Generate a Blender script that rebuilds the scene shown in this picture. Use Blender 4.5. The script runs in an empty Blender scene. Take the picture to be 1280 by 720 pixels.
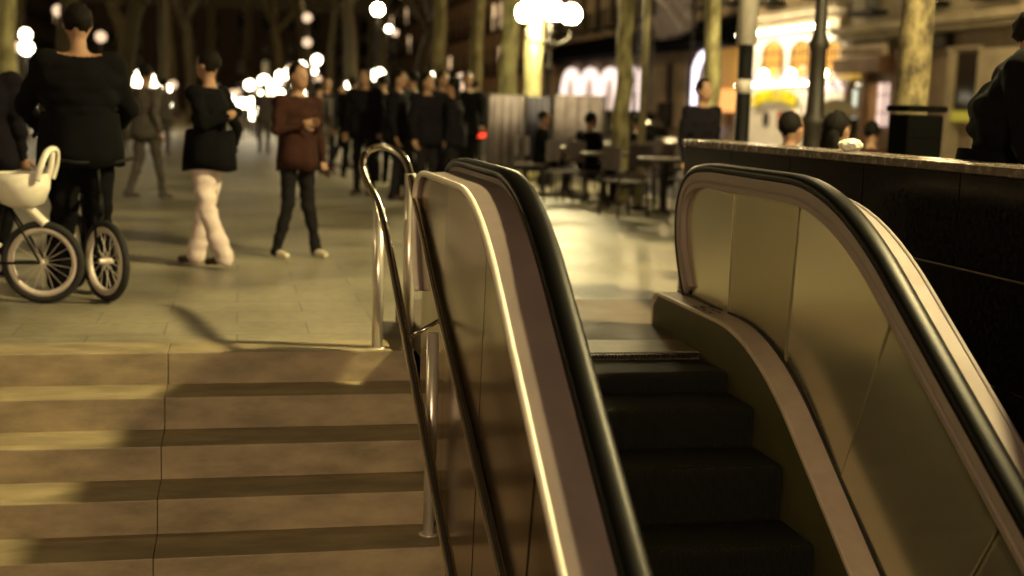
import bpy, bmesh, math, random
from math import sin, cos, tan, pi, radians, atan, hypot
from mathutils import Vector, Matrix
random.seed(7)
S = bpy.context.scene
C = S.collection
# ------------------------------------------------------------------ camera
F, PITCH, YAW, ROLL, CH = 1587.2, 0.1403, 0.2153, 0.0313, 1.3076
FW = Vector((sin(YAW)*cos(PITCH), cos(YAW)*cos(PITCH), -sin(PITCH)))
r0 = Vector((cos(YAW), -sin(YAW), 0)); u0 = r0.cross(FW)
RT = r0*cos(ROLL) + u0*sin(ROLL); UP = u0*cos(ROLL) - r0*sin(ROLL)
def ray(px, py): return FW + RT*((px-640)/F) - UP*((py-360)/F)
def atY(px, py, Y): d = ray(px, py); t = Y/d.y; return Vector((t*d.x, Y, CH+t*d.z))
def atX(px, py, X): d = ray(px, py); t = X/d.x; return Vector((X, t*d.y, CH+t*d.z))
def gnd(px, Y): p = atY(px, 150, Y); return Vector((p.x, Y, 0))
cd = bpy.data.cameras.new('camera'); cam = bpy.data.objects.new('camera', cd); C.objects.link(cam)
M = Matrix((RT, UP, -FW)).transposed().to_4x4(); M.translation = Vector((0, 0, CH)); cam.matrix_world = M
cd.sensor_width = 36; cd.lens = F/1280*36; cd.clip_start = .02; cd.clip_end = 800
cd.dof.use_dof = True; cd.dof.focus_distance = 5.3; cd.dof.aperture_fstop = 1.35
S.camera = cam
# ------------------------------------------------------------------ helpers
def tag(o, label=None, cat=None, group=None, kind=None):
    if label: o['label'] = label
    if cat: o['category'] = cat
    if group: o['group'] = group
    if kind: o['kind'] = kind
    return o
def empty(name, loc, label, cat, group=None, rz=0):
    o = bpy.data.objects.new(name, None); C.objects.link(o); o.location = loc; o.rotation_euler = (0, 0, rz)
    o.empty_display_size = .1
    return tag(o, label, cat, group)
def obj(name, bm, mats, parent=None, smooth=False, world=False):
    """link a bmesh as one object; with world=True coordinates are world ones and get moved under the parent"""
    if world and parent is not None:
        inv = (Matrix.Translation(parent_loc(parent)) @ Matrix.Rotation(parent_rz(parent), 4, 'Z')).inverted()
        bmesh.ops.transform(bm, matrix=inv, verts=bm.verts)
    bmesh.ops.recalc_face_normals(bm, faces=bm.faces)
    me = bpy.data.meshes.new(name); bm.to_mesh(me); bm.free()
    for m in (mats if isinstance(mats, (list, tuple)) else [mats]): me.materials.append(m)
    if smooth:
        for p in me.polygons: p.use_smooth = True
    o = bpy.data.objects.new(name, me); C.objects.link(o)
    if parent is not None: o.parent = parent
    return o
def parent_loc(p):
    v = Vector(p.location)
    return v if p.parent is None else parent_loc(p.parent) + v
def parent_rz(p): return p.rotation_euler.z + (parent_rz(p.parent) if p.parent else 0)
def B(): return bmesh.new()
def bx(bm, x0, x1, y0, y1, z0, z1, bev=0, mat=None, mi=0):
    r = bmesh.ops.create_cube(bm, size=1); vs = r['verts']
    T = Matrix.Translation(((x0+x1)/2, (y0+y1)/2, (z0+z1)/2)) @ Matrix.Diagonal((abs(x1-x0), abs(y1-y0), abs(z1-z0), 1))
    if mat is not None: T = mat @ T
    bmesh.ops.transform(bm, matrix=T, verts=vs)
    fs = set(f for v in vs for f in v.link_faces)
    for f in fs: f.material_index = mi
    if bev:
        bmesh.ops.bevel(bm, geom=list(set(e for v in vs for e in v.link_edges)), offset=bev, segments=2, affect='EDGES', profile=.6)
    return vs
def lathe(bm, prof, n=20, c=(0, 0, 0), axis=None, mi=0):
    T = Matrix.Translation(c)
    if axis is not None: T = T @ Vector(axis).to_track_quat('Z', 'Y').to_matrix().to_4x4()
    rings = []
    for r, z in prof:
        rings.append([bm.verts.new(T @ Vector((r*cos(2*pi*i/n), r*sin(2*pi*i/n), z))) for i in range(n)])
    for a, b in zip(rings, rings[1:]):
        for i in range(n):
            f = bm.faces.new((a[i], a[(i+1) % n], b[(i+1) % n], b[i])); f.material_index = mi
    for rg in (rings[0], rings[-1]):
        try: bm.faces.new(rg).material_index = mi
        except Exception: pass
def tube(bm, pts, rad, n=8, mi=0, cap=True, closed=False):
    pts = [Vector(p) for p in pts]; rs = rad if isinstance(rad, (list, tuple)) else [rad]*len(pts)
    rings = []; prev = None; N = len(pts)
    for i, p in enumerate(pts):
        if closed: d = pts[(i+1) % N]-pts[i-1]
        else: d = pts[min(i+1, N-1)]-pts[max(i-1, 0)]
        d.normalize()
        if prev is None:
            a = d.orthogonal().normalized()
        else:
            a = (prev-d*prev.dot(d))
            a = a.normalized() if a.length > 1e-6 else d.orthogonal().normalized()
        prev = a; b = d.cross(a)
        rings.append([bm.verts.new(p+(a*cos(2*pi*k/n)+b*sin(2*pi*k/n))*rs[i]) for k in range(n)])
    pr = list(zip(rings, rings[1:]))
    if closed: pr.append((rings[-1], rings[0]))
    for a, b in pr:
        for k in range(n):
            f = bm.faces.new((a[k], a[(k+1) % n], b[(k+1) % n], b[k])); f.material_index = mi
    if cap and not closed:
        for rg in (rings[0], rings[-1]): bm.faces.new(rg).material_index = mi
def ball(bm, c, r, sc=(1, 1, 1), sub=2, mi=0, rot=None):
    T = Matrix.Translation(c)
    if rot is not None: T = T @ rot
    T = T @ Matrix.Diagonal((r*sc[0], r*sc[1], r*sc[2], 1))
    q = bmesh.ops.create_icosphere(bm, subdivisions=sub, radius=1, matrix=T)
    for v in q['verts']:
        for f in v.link_faces: f.material_index = mi
def smoothcurve(pts, k=6):
    P = [Vector(p) for p in pts]; out = []
    for i in range(len(P)-1):
        p0, p1, p2, p3 = P[max(i-1, 0)], P[i], P[i+1], P[min(i+2, len(P)-1)]
        for j in range(k):
            t = j/k
            out.append(.5*((2*p1)+(-p0+p2)*t+(2*p0-5*p1+4*p2-p3)*t*t+(-p0+3*p1-3*p2+p3)*t*t*t))
    out.append(P[-1]); return out
def sweep(bm, sec, path, X):
    """cross-section sec [(dx,dn)] swept along path of (Y,z) at X; dn is the in-plane normal (left of travel)"""
    rings = []; N = len(path)
    for i, (y, z) in enumerate(path):
        y0_, z0_ = path[max(i-1, 0)]; y1_, z1_ = path[min(i+1, N-1)]
        l = hypot(y1_-y0_, z1_-z0_) or 1; ty, tz = (y1_-y0_)/l, (z1_-z0_)/l
        ny, nz = -tz, ty
        rings.append([bm.verts.new((X+dx, y+ny*dn, z+nz*dn)) for dx, dn in sec])
    n = len(sec)
    for a, b in zip(rings, rings[1:]):
        for k in range(n): bm.faces.new((a[k], a[(k+1) % n], b[(k+1) % n], b[k]))
    bm.faces.new(rings[0]); bm.faces.new(rings[-1])
# ------------------------------------------------------------------ materials
def new(name):
    m = bpy.data.materials.new(name); m.use_nodes = True
    return m, m.node_tree.nodes, m.node_tree.links, m.node_tree.nodes['Principled BSDF']
def mat(name, col, rough=.6, metal=0., var=0., scale=4., bump=0., col2=None, spec=None, coat=0., rvar=0., stretch=None, thr=(.35, .65)):
    m, N, L, b = new(name)
    b.inputs['Roughness'].default_value = rough; b.inputs['Metallic'].default_value = metal
    if spec is not None: b.inputs['Specular IOR Level'].default_value = spec
    if coat: b.inputs['Coat Weight'].default_value = coat; b.inputs['Coat Roughness'].default_value = .08
    c = (*col, 1); b.inputs['Base Color'].default_value = c
    if var or bump or col2 or rvar:
        tc = N.new('ShaderNodeTexCoord'); n = N.new('ShaderNodeTexNoise'); n.inputs['Scale'].default_value = scale
        n.inputs['Detail'].default_value = 6; n.inputs['Roughness'].default_value = .6
        mp = N.new('ShaderNodeMapping'); L.new(tc.outputs['Object'], mp.inputs[0]); L.new(mp.outputs[0], n.inputs['Vector'])
        if stretch: mp.inputs['Scale'].default_value = stretch
        r = N.new('ShaderNodeValToRGB'); L.new(n.outputs[0], r.inputs[0])
        a = tuple(max(0, x*(1-var)) for x in col); z = tuple(x*(1+var) for x in (col2 or col))
        r.color_ramp.elements[0].position, r.color_ramp.elements[1].position = thr
        r.color_ramp.elements[0].color = (*a, 1); r.color_ramp.elements[1].color = (*z, 1)
        L.new(r.outputs[0], b.inputs['Base Color'])
        if rvar:
            q = N.new('ShaderNodeMapRange'); L.new(n.outputs[0], q.inputs[0]); q.inputs[1].default_value = .3; q.inputs[2].default_value = .7
            q.inputs[3].default_value = max(.03, rough-rvar); q.inputs[4].default_value = rough+rvar; L.new(q.outputs[0], b.inputs['Roughness'])
        if bump:
            bp = N.new('ShaderNodeBump'); bp.inputs['Strength'].default_value = bump; bp.inputs['Distance'].default_value = .02
            L.new(n.outputs[0], bp.inputs['Height']); L.new(bp.outputs[0], b.inputs['Normal'])
    return m
def emis(name, col, s):
    m = bpy.data.materials.new(name); m.use_nodes = True; N = m.node_tree.nodes; L = m.node_tree.links
    b = N['Principled BSDF']; b.inputs['Base Color'].default_value = (*[c_*.35 for c_ in col], 1); b.inputs['Roughness'].default_value = .5
    b.inputs['Emission Color'].default_value = (*col, 1); b.inputs['Emission Strength'].default_value = s
    return m
def paving():
    m, N, L, b = new('plaza_paving')
    tc = N.new('ShaderNodeTexCoord')
    br = N.new('ShaderNodeTexBrick'); L.new(tc.outputs['Object'], br.inputs['Vector'])
    br.inputs['Scale'].default_value = 1; br.inputs['Brick Width'].default_value = .8; br.inputs['Row Height'].default_value = .4
    br.inputs['Mortar Size'].default_value = .006; br.inputs['Mortar Smooth'].default_value = .3; br.inputs['Bias'].default_value = 0
    br.inputs['Color1'].default_value = (.285, .255, .18, 1); br.inputs['Color2'].default_value = (.24, .215, .15, 1); br.inputs['Mortar'].default_value = (.17, .155, .11, 1)
    n = N.new('ShaderNodeTexNoise'); n.inputs['Scale'].default_value = .9; n.inputs['Detail'].default_value = 8; L.new(tc.outputs['Object'], n.inputs['Vector'])
    n2 = N.new('ShaderNodeTexNoise'); n2.inputs['Scale'].default_value = 14; n2.inputs['Detail'].default_value = 5; L.new(tc.outputs['Object'], n2.inputs['Vector'])
    r = N.new('ShaderNodeMapRange'); r.inputs[1].default_value = .3; r.inputs[2].default_value = .7; r.inputs[3].default_value = .5; r.inputs[4].default_value = 1.25; L.new(n.outputs[0], r.inputs[0])
    r2 = N.new('ShaderNodeMapRange'); r2.inputs[1].default_value = .3; r2.inputs[2].default_value = .7; r2.inputs[3].default_value = .85; r2.inputs[4].default_value = 1.12; L.new(n2.outputs[0], r2.inputs[0])
    mu = N.new('ShaderNodeMath'); mu.operation = 'MULTIPLY'; L.new(r.outputs[0], mu.inputs[0]); L.new(r2.outputs[0], mu.inputs[1])
    mx = N.new('ShaderNodeVectorMath'); mx.operation = 'SCALE'; L.new(br.outputs['Color'], mx.inputs[0]); L.new(mu.outputs[0], mx.inputs['Scale'])
    L.new(mx.outputs[0], b.inputs['Base Color'])
    rr = N.new('ShaderNodeMapRange'); rr.inputs[1].default_value = .3; rr.inputs[2].default_value = .7; rr.inputs[3].default_value = .38; rr.inputs[4].default_value = .6; L.new(n.outputs[0], rr.inputs[0]); L.new(rr.outputs[0], b.inputs['Roughness'])
    bp = N.new('ShaderNodeBump'); bp.inputs['Strength'].default_value = .25; bp.inputs['Distance'].default_value = .004; L.new(br.outputs['Fac'], bp.inputs['Height']); bp.invert = True
    L.new(bp.outputs[0], b.inputs['Normal'])
    return m
m_pave = paving()
m_asph = mat('asphalt', (.05, .05, .05), .7, var=.3, scale=9, bump=.3)
m_kerb = mat('kerb_stone', (.32, .3, .26), .7, var=.2, scale=5)
m_stair = mat('stair_stone', (.30, .245, .145), .55, var=.3, scale=3.2, bump=.15, stretch=(1, 2.5, 2.5), rvar=.12)
m_nose = mat('stair_nosing', (.30, .26, .2), .5, var=.2, scale=6)
m_gran = mat('black_granite', (.005, .0045, .004), .2, var=.5, scale=40, rvar=.06, spec=.1)
m_grout = mat('grout', (.45, .4, .3), .8)
m_cap = mat('granite_cap', (.10, .08, .062), .25, var=.3, scale=20, rvar=.08)
m_steel = mat('brushed_steel', (.64, .60, .44), 0.2, .85, var=.05, scale=.7, stretch=(.6, 1.4, .5), rvar=.03, thr=(.2, .8))
m_steel_darkrefl = mat('matte_steel', (.42, .385, .27), .32, .9, var=.05, scale=.7, rvar=.03, thr=(.2, .8))  # darker reflection of one panel segment painted into the steel colour
m_panel_out = mat('outer_panel_steel', (.3, .24, .18), .2, 1., var=.08, scale=.8, stretch=(.6, 1, .6), rvar=.03, thr=(.2, .8))
m_deck = mat('deck_aluminium', (.19, .15, .14), .62, .05, var=.07, scale=7, rvar=.08)
m_skirt = mat('skirt_aluminium', (.42, .35, .30), .45, .2, var=.08, scale=9, rvar=.08)
m_bead = mat('pale_bead', (.8, .74, .62), .4, .0, var=.05)
m_rubber = mat('handrail_rubber', (.002, .0018, .0016), .42, 0, spec=.10)
m_dark = mat('dark_metal', (.015, .013, .010), .45, .3)
m_estep = mat('escalator_step', (.10, .085, .06), .45, .6, var=.25, scale=3)
m_plate = mat('floor_plate', (.085, .06, .04), .6, .1, var=.2, scale=5, bump=.1, rvar=.1)
m_tubes = mat('stainless_tube', (.78, .7, .6), .16, 1.)
m_post = mat('stainless_post', (.85, .8, .7), .3, .7)
m_iron = mat('cast_iron', (.012, .009, .006), .6, .1, var=.3, scale=20)
m_pole = mat('grey_pole_paint', (.55, .52, .48), .5, var=.25, scale=9, col2=(.4, .37, .33))
m_bark = mat('plane_bark', (.16, .14, .06), .85, var=.2, scale=6, col2=(.36, .33, .16), bump=.6, stretch=(1, 1, .4), thr=(.36, .62))
m_leaf = mat('brown_leaves', (.07, .055, .02), .7, var=.5, scale=.8)
m_black = mat('black_cloth', (.0035, .0035, .004), 1, spec=.1, var=.2, scale=10)
m_navy = mat('navy_cloth', (.006, .005, .008), 1, spec=.15, var=.2, scale=10)
m_brown = mat('brown_cloth', (.030, .012, .009), 1, spec=.15, var=.2, scale=10)
m_white = mat('pale_cloth', (.62, .52, .5), .85, var=.15, scale=8, bump=.3)
m_greyc = mat('grey_cloth', (.06, .05, .045), .9, var=.2, scale=8)
m_denim = mat('dark_denim', (.010, .009, .010), 1, spec=.15, var=.2, scale=12)
m_skin = mat('skin', (.28, .16, .10), .6, var=.1)
m_hair = mat('dark_hair', (.004, .003, .002), .8, spec=.15)
m_shoe = mat('dark_shoe', (.05, .025, .018), .5)
m_shoew = mat('pale_shoe', (.6, .55, .4), .5)
m_stone = mat('facade_stone', (.32, .27, .18), .85, var=.2, scale=1.2, bump=.25)
m_stone2 = mat('facade_stone_dark', (.2, .15, .1), .85, var=.25, scale=1.0, bump=.25)
m_salmon = mat('facade_salmon', (.4, .25, .16), .85, var=.2, scale=.8)
m_whitew = mat('white_render', (.8, .77, .7), .75, var=.05, scale=2)
m_glass = mat('dark_window', (.012, .010, .008), .1)
m_wood = mat('brown_wood', (.12, .06, .025), .5, var=.3, scale=3, stretch=(1, 1, .2))
m_shut = mat('shutter', (.09, .06, .035), .7, var=.2)
m_awn = mat('dark_awning', (.001, .001, .001), 1, spec=.02)
m_sheet = mat('plastic_sheet', (.32, .28, .28), .35, var=.25, scale=1.5, bump=.5)
m_purple = mat('purple_fabric', (.022, .017, .038), .8, var=.25, scale=3)
m_mauve = mat('mauve_fabric', (.075, .058, .06), .8, var=.25, scale=3)
m_bkpaint = mat('black_paint', (.003, .003, .003), .6, spec=.2)
m_tyre = mat('tyre', (.012, .012, .012), .8)
m_alloy = mat('alloy', (.6, .54, .48), .5, .3)
m_wplast = mat('white_plastic', (.75, .72, .62), .4)
m_red = mat('red_paint', (.3, .02, .015), .4)
m_carp = mat('dark_car_paint', (.03, .022, .02), .3, .3, coat=.6)
m_green = mat('green_paint', (.03, .09, .03), .5)
m_alu = mat('terrace_alu', (.12, .1, .08), .5, .5)
e_lampA = emis('lamp_glow_main', (1, .80, .36), 2600)
e_lampL = emis('lamp_glow_left', (1, .78, .36), 200)
e_fillF = emis('lamp_glow_far', (1, .72, .34), 1000)  # glow of unseen lamps added to brighten far facades and trunks
e_lampM = emis('lamp_glow_terrace', (1, .84, .42), 240)
e_lampB = emis('lamp_glow_plaza', (1, .84, .42), 420)
e_lampC = emis('lamp_glow_back', (1, .68, .38), 1650)
e_lampD = emis('lamp_glow_faint', (1, .8, .42), 130)
e_glob = emis('globe_glow', (1, .86, .58), 14)
e_globd = emis('globe_glow_dim', (1, .70, .45), 1.0)
e_amber = emis('amber_window', (1, .50, .08), .9)
e_warm = emis('warm_window', (1, .66, .34), 1.2)
e_white = emis('white_light', (1, .88, .75), 3.5)
e_arch = emis('arch_light', (1, .78, .68), 1.3)
e_red = emis('red_light', (1, .05, .02), 2.2)
e_fac = emis('facade_lamp', (1, .80, .45), 45)
e_fill_strip = emis('strip_light', (1, .84, .56), 55)
e_yel = emis('neon_yellow', (.9, .62, .0), .8)
e_pink = emis('pink_fairy', (1, .72, .68), 1.6)
m_ngreen = mat('neon_edge', (.06, .14, .0), .5)
# ------------------------------------------------------------------ world: night sky
w = bpy.data.worlds.new('World'); S.world = w; w.use_nodes = True
wn = w.node_tree.nodes; wl = w.node_tree.links; bg = wn['Background']
sky = wn.new('ShaderNodeTexSky'); sky.sky_type = 'NISHITA'; sky.sun_disc = False
sky.sun_elevation = radians(-4); sky.sun_rotation = radians(200)
mixn = wn.new('ShaderNodeMix'); mixn.data_type = 'RGBA'; mixn.blend_type = 'ADD'; mixn.inputs[0].default_value = 1
wl.new(sky.outputs[0], mixn.inputs[6]); mixn.inputs[7].default_value = (.11, .07, .025, 1)
wl.new(mixn.outputs[2], bg.inputs[0]); bg.inputs[1].default_value = .1
# ------------------------------------------------------------------ ground
PX0, PX1, PY0, Y0 = -3.4, 3.036, -.6, 6.677       # stair pit
R_, T_ = .16, .3209
KX = 6.4                                           # kerb of the carriageway
bm = B()
def sheet(bm, x0, x1, y0, y1, z):
    v = [bm.verts.new(p) for p in ((x0, y0, z), (x1, y0, z), (x1, y1, z), (x0, y1, z))]; bm.faces.new(v)
sheet(bm, -12, PX0, -30, 260, 0); sheet(bm, PX1, KX, -30, 260, 0); sheet(bm, PX0, PX1, Y0, 260, 0); sheet(bm, PX0, PX1, -30, PY0, 0)
tag(obj('plaza_ground', bm, m_pave), kind='structure')
bm = B(); sheet(bm, KX+.15, 14, -30, 260, -.13); sheet(bm, -19, -12.15, -30, 260, -.13)
tag(obj('road', bm, m_asph), kind='structure')
bm = B(); bx(bm, KX, KX+.15, -30, 260, -.2, .004); bx(bm, 14, 14.15, -30, 260, -.2, .004); bx(bm, -12.15, -12, -30, 260, -.2, .004); bx(bm, -19.15, -19, -30, 260, -.2, .004)
tag(obj('kerb', bm, m_kerb), kind='structure')
bm = B(); sheet(bm, 14.15, 60, -30, 260, 0); sheet(bm, -60, -19.15, -30, 260, 0)
tag(obj('pavement', bm, m_pave), kind='structure')
bm = B(); sheet(bm, -600, 600, -300, 700, -6)
tag(obj('ground', bm, m_asph), kind='structure')
# ------------------------------------------------------------------ staircase
st = empty('staircase', (-1.2, Y0, 0), 'wide stone staircase going down into the underground entrance', 'staircase')
SX1 = .915
for k in range(24):
    y1 = Y0-k*T_; z = -k*R_
    bm = B()
    # riser block under the front lip of tread k-1 and tread k
    xs = [PX0+.001]; xj = -3.05
    while xj < SX1-.2: xs.append(xj); xj += 1.35
    xs.append(SX1)
    for xa_, xb_ in zip(xs, xs[1:]):
        dz = random.uniform(-.002, .002)
        if k: bx(bm, xa_+.001, xb_-.001, y1, y1+T_+.02, z-.3, z+dz, .005)
        else: bx(bm, xa_+.001, xb_-.001, y1-.012, y1+.3, z-.3, z+.005, .006)
    obj('step', bm, m_stair, st, world=True)
bm = B(); bx(bm, PX0, PX1, PY0, Y0-24*T_+T_, -24*R_-.3, -24*R_+R_)
obj('lower_landing', bm, m_stair, st, world=True)
# ------------------------------------------------------------------ granite walls of the entrance
def tiled_wall(name, label, axis, const, a0, a1, top, bot, th, cap=True, s=1):
    """wall whose tiled face looks towards -s along the normal axis; const = face plane"""
    mid = (a0+a1)/2
    loc = (const, mid, 0) if axis == 'x' else (mid, const, 0)
    e = empty(name, loc, label, 'wall')
    def bb(bm, n0, n1, t0, t1, z0, z1, bev=0):
        if axis == 'x': bx(bm, min(n0, n1), max(n0, n1), t0, t1, z0, z1, bev)
        else: bx(bm, t0, t1, min(n0, n1), max(n0, n1), z0, z1, bev)
    bm = B(); bb(bm, const+s*.02, const+s*th, a0+.02, a1-.02, bot, top-.04)
    obj('backing', bm, m_grout, e, world=True)
    bm = B(); z = top-.04; h = .41
    while z > bot+.1:
        t = a1; 
        while t > a0+.05:
            t2 = max(a0, t-.87); bb(bm, const, const+s*.03, t2+.004, t-.004, max(bot, z-h)+.004, z-.004, .002); t = t2
        # outer face
        t = a1
        if z > 0:
            while t > a0+.05:
                t2 = max(a0, t-.87); bb(bm, const+s*(th-.01), const+s*(th+.02), t2+.003, t-.003, max(0, z-h)+.003, z-.003, .002); t = t2
        z -= h; h = .45
    if axis == 'x': bb(bm, const+s*.035, const+s*(th-.015), a1-.025, a1+.004, 0, top-.045, .002)
    obj('granite_tile', bm, m_gran, e, world=True)
    bm = B(); t = a1+.01
    while t > a0:
        t2 = max(a0, t-1.74); bb(bm, const-s*.015, const+s*(th+.03), t2+.003, t, top-.04, top, .006); t = t2
    obj('capstone', bm, m_cap, e, world=True)
    return e
tiled_wall('parapet_wall', 'black polished granite parapet wall running beside the right handrail of the escalator', 'x', PX1, -.6, 8.42, 1.135, -4.3, .30)
tiled_wall('parapet_wall', 'black granite parapet wall on the far left side of the stairs', 'x', PX0, -.6, 6.2, 1.0, -4.3, .30, s=-1)
tiled_wall('parapet_wall', 'low black granite kerb wall closing the entrance behind the camera', 'y', PY0, -3.7, 3.33, .3, -4.3, .30, s=-1)
# ------------------------------------------------------------------ escalator
es = empty('escalator', (1.734, 6.0, 0), 'steel escalator with black handrails going down beside the stone stairs', 'escalator')
def prof(Y, z0, Yb, m, wd=.45):
    d = Y-Yb
    if d > wd: return z0
    if d < -wd: return z0+m*d
    return z0 - m*(wd-d)**2/(4*wd)
YL = 1.2
def path_between(y0, y1, z0, Yb, m, n=46, wd=.45): return [(y0+(y1-y0)*i/n, prof(y0+(y1-y0)*i/n, z0, Yb, m, wd)) for i in range(n+1)]
def newel_path(off):
    """handrail line: up the incline, along the top, round the newel and back down towards the deck"""
    p = path_between(YL, 6.10, 1.045+off*0, 4.72, .674, 50)
    q = smoothcurve([(0, 6.10, 1.045), (0, 6.33, 1.025), (0, 6.49, .955), (0, 6.575, .82), (0, 6.57, .65), (0, 6.50, .48), (0, 6.40, .34)], 4)
    p += [(v.y, v.z) for v in q[1:]]
    return p
hp = newel_path(0)
def offset(path, d):
    out = []
    for i, (y, z) in enumerate(path):
        y0_, z0_ = path[max(i-1, 0)]; y1_, z1_ = path[min(i+1, len(path)-1)]
        l = hypot(y1_-y0_, z1_-z0_) or 1; out.append((y-(z1_-z0_)/l*d, z+(y1_-y0_)/l*d))
    return out
deckp = lambda y: prof(y, .345, 5.2, .69)
stepz = lambda y: prof(y, .150, 5.35, .69)
def handrail(xc, name='handrail'):
    bm = B()
    sec = [(-.047, -.018), (-.047, .002), (-.036, .014), (-.012, .02), (.012, .02), (.036, .014), (.047, .002), (.047, -.018), (.036, -.024), (-.036, -.024)]
    sweep(bm, sec, hp, xc); obj(name, bm, m_rubber, es, True, world=True)
handrail(1.085); handrail(2.383)
def frame(xc, sgn):
    """profiles under the handrail on the step side: two pinkish ribs with a groove"""
    bm = B()
    p1 = offset(hp, -.045); sec = [(-.014, -.020), (-.014, .020), (.014, .020), (.014, -.020)]
    sweep(bm, sec, p1, xc+sgn*.004)
    p2 = offset(hp, -.068); sweep(bm, [(-.008, -.006), (-.008, .006), (.008, .006), (.008, -.006)], p2, xc+sgn*.006)
    p3 = offset(hp, -.088); sweep(bm, [(-.014, -.017), (-.016, .006), (-.008, .017), (.014, .017), (.014, -.017)], p3, xc)
    o = obj('panel_frame', bm, m_deck, es, world=True)
    bm = B(); sweep(bm, [(-.006, -.04), (-.006, .045), (.006, .045), (.006, -.04)], offset(hp, -.06), xc+.012*(1 if xc > 1.7 else -1))
    obj('panel_frame_groove', bm, m_dark, es, world=True)
frame(2.352, 0); frame(1.116, 0)
def panels(xf, th, deck, mt, cuts, tilts, name='balustrade_panel', inset=-.098, lab=None):
    top = offset(hp, inset); top = [p for p in top if p[1] > deck(min(p[0], 6.6))-.02 or p[0] < 5]
    out = [(xf, y, z) for y, z in top]
    ye = top[-1][0]; n = 40
    out += [(xf, ye+(YL-ye)*i/n, deck(ye+(YL-ye)*i/n)-.015) for i in range(0, n+1)]
    base = B(); vs = [base.verts.new(p) for p in out]
    f = base.faces.new(vs); bmesh.ops.triangulate(base, faces=[f])
    lo = -99
    for i, c in enumerate(cuts+[None]):
        b2 = base.copy()
        g = lambda: b2.verts[:]+b2.edges[:]+b2.faces[:]
        if i: 
            y, ln = cuts[i-1]; bmesh.ops.bisect_plane(b2, geom=g(), plane_co=(0, y-.003, .5), plane_no=(0, 1, ln), clear_outer=True)
        if c is not None:
            y, ln = c; bmesh.ops.bisect_plane(b2, geom=g(), plane_co=(0, y+.003, .5), plane_no=(0, 1, ln), clear_inner=True)
        if not b2.faces: continue
        ys = [v.co.y for v in b2.verts]; my = sum(ys)/len(ys)
        ex = bmesh.ops.extrude_face_region(b2, geom=b2.faces[:])
        for v in [g_ for g_ in ex['geom'] if isinstance(g_, bmesh.types.BMVert)]: v.co.x += th
        a = tilts[i % len(tilts)]
        for v in b2.verts: v.co.x += (v.co.y-my)*a
        obj(name, b2, m_steel_darkrefl if (mt is m_steel and i == 1) else mt, es, world=True)
    base.free()
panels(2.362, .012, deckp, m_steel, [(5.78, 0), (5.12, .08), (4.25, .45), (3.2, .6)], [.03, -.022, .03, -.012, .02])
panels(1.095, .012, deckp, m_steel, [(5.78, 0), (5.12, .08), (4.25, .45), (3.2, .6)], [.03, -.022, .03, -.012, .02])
# outer cladding facing the stairs
panels(.918, .012, lambda y: min(0.01, -.499*(6.677-y))-.5 if y < 6.6 else 0.0, m_panel_out, [(5.6, 0), (4.7, .1), (3.7, .2), (2.7, .2)], [.004, -.006, .008, .0, -.005], 'side_cladding', -.075)
panels(2.555, .012, lambda y: min(0.01, -.499*(6.677-y))-.5 if y < 6.6 else 0.0, m_panel_out, [(4.7, .1)], [0, 0], 'side_cladding', -.12)
# outer decks just below the handrails
for xa, xb, bead in ((.905, 1.045, .893), (2.435, 2.545, 2.555)):
    bm = B(); op = offset(hp, -.050)
    s_ = 1 if xa > 2 else -1
    sec = [(xa, -.012 - (.012 if s_ < 0 else 0)), (xa, .004-(.012 if s_ < 0 else 0)), (xb, .004-(.02 if s_ > 0 else 0)), (xb, -.012-(.02 if s_ > 0 else 0))]
    sweep(bm, sec, op, 0); obj('outer_deck', bm, m_deck, es, world=True)
    bm = B(); bp = offset(hp, -.062 if s_ < 0 else -.075)
    sweep(bm, [(-.011, -.014), (-.013, .006), (-.004, .014), (.011, .010), (.012, -.014)], bp, bead)
    obj('edge_bead', bm, m_bead if s_ < 0 else m_deck, es, True, world=True)
    # dark guide between handrail and outer deck
    bm = B(); xg = (xb+.004, xb+.03) if s_ < 0 else (xa-.03, xa-.004)
    sweep(bm, [(xg[0], -.03), (xg[0], .02), (xg[1], .02), (xg[1], -.03)], offset(hp, -.045), 0); obj('handrail_guide', bm, m_deck if s_ < 0 else m_dark, es, world=True)
# inner skirt decks
def skirt(xa, xb, s):
    bm = B(); n = 60; pts = [(YL+(6.52-YL)*i/n, deckp(YL+(6.52-YL)*i/n)) for i in range(n+1)]
    pts += [(6.57, .335), (6.60, .31), (6.612, .27), (6.612, .154)]
    sweep(bm, [(xa, -.02), (xa, -.004), (xa+.008*(1 if xb > xa else -1), .0), (xb, .0), (xb, -.02)], pts, 0)
    obj('skirt_deck', bm, m_skirt, es, world=True)
    bm = B(); n = 60
    rows = []
    for i in range(n+1):
        y = YL+(6.60-YL)*i/n; zt = deckp(y)-.012 if y < 6.5 else .33-(y-6.5)*.8
        rows.append([bm.verts.new((xa+.004*s, y, zt)), bm.verts.new((xa+.004*s, y, min(stepz(y), .15)-.25)), bm.verts.new((xa+.02*s, y, min(stepz(y), .15)-.25)), bm.verts.new((xa+.02*s, y, zt))])
    for a, b in zip(rows, rows[1:]):
        for k in range(4): bm.faces.new((a[k], a[(k+1) % 4], b[(k+1) % 4], b[k]))
    bm.faces.new(rows[0]); bm.faces.new(rows[-1])
    obj('skirt_panel', bm, m_dark if s < 0 else mat('skirt_steel', (.045, .04, .018), .5, .3, var=.2, scale=3), es, world=True)
    # black brush / gap line between deck and panel
    bm = B(); sweep(bm, [(xb-.004, -.002), (xb-.004, .012), (xb+.004, .012), (xb+.004, -.002)], pts[:61], 0)
    obj('deck_seal', bm, m_dark, es, world=True)
skirt(2.236, 2.354, 1); skirt(1.22, 1.104, -1)
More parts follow.
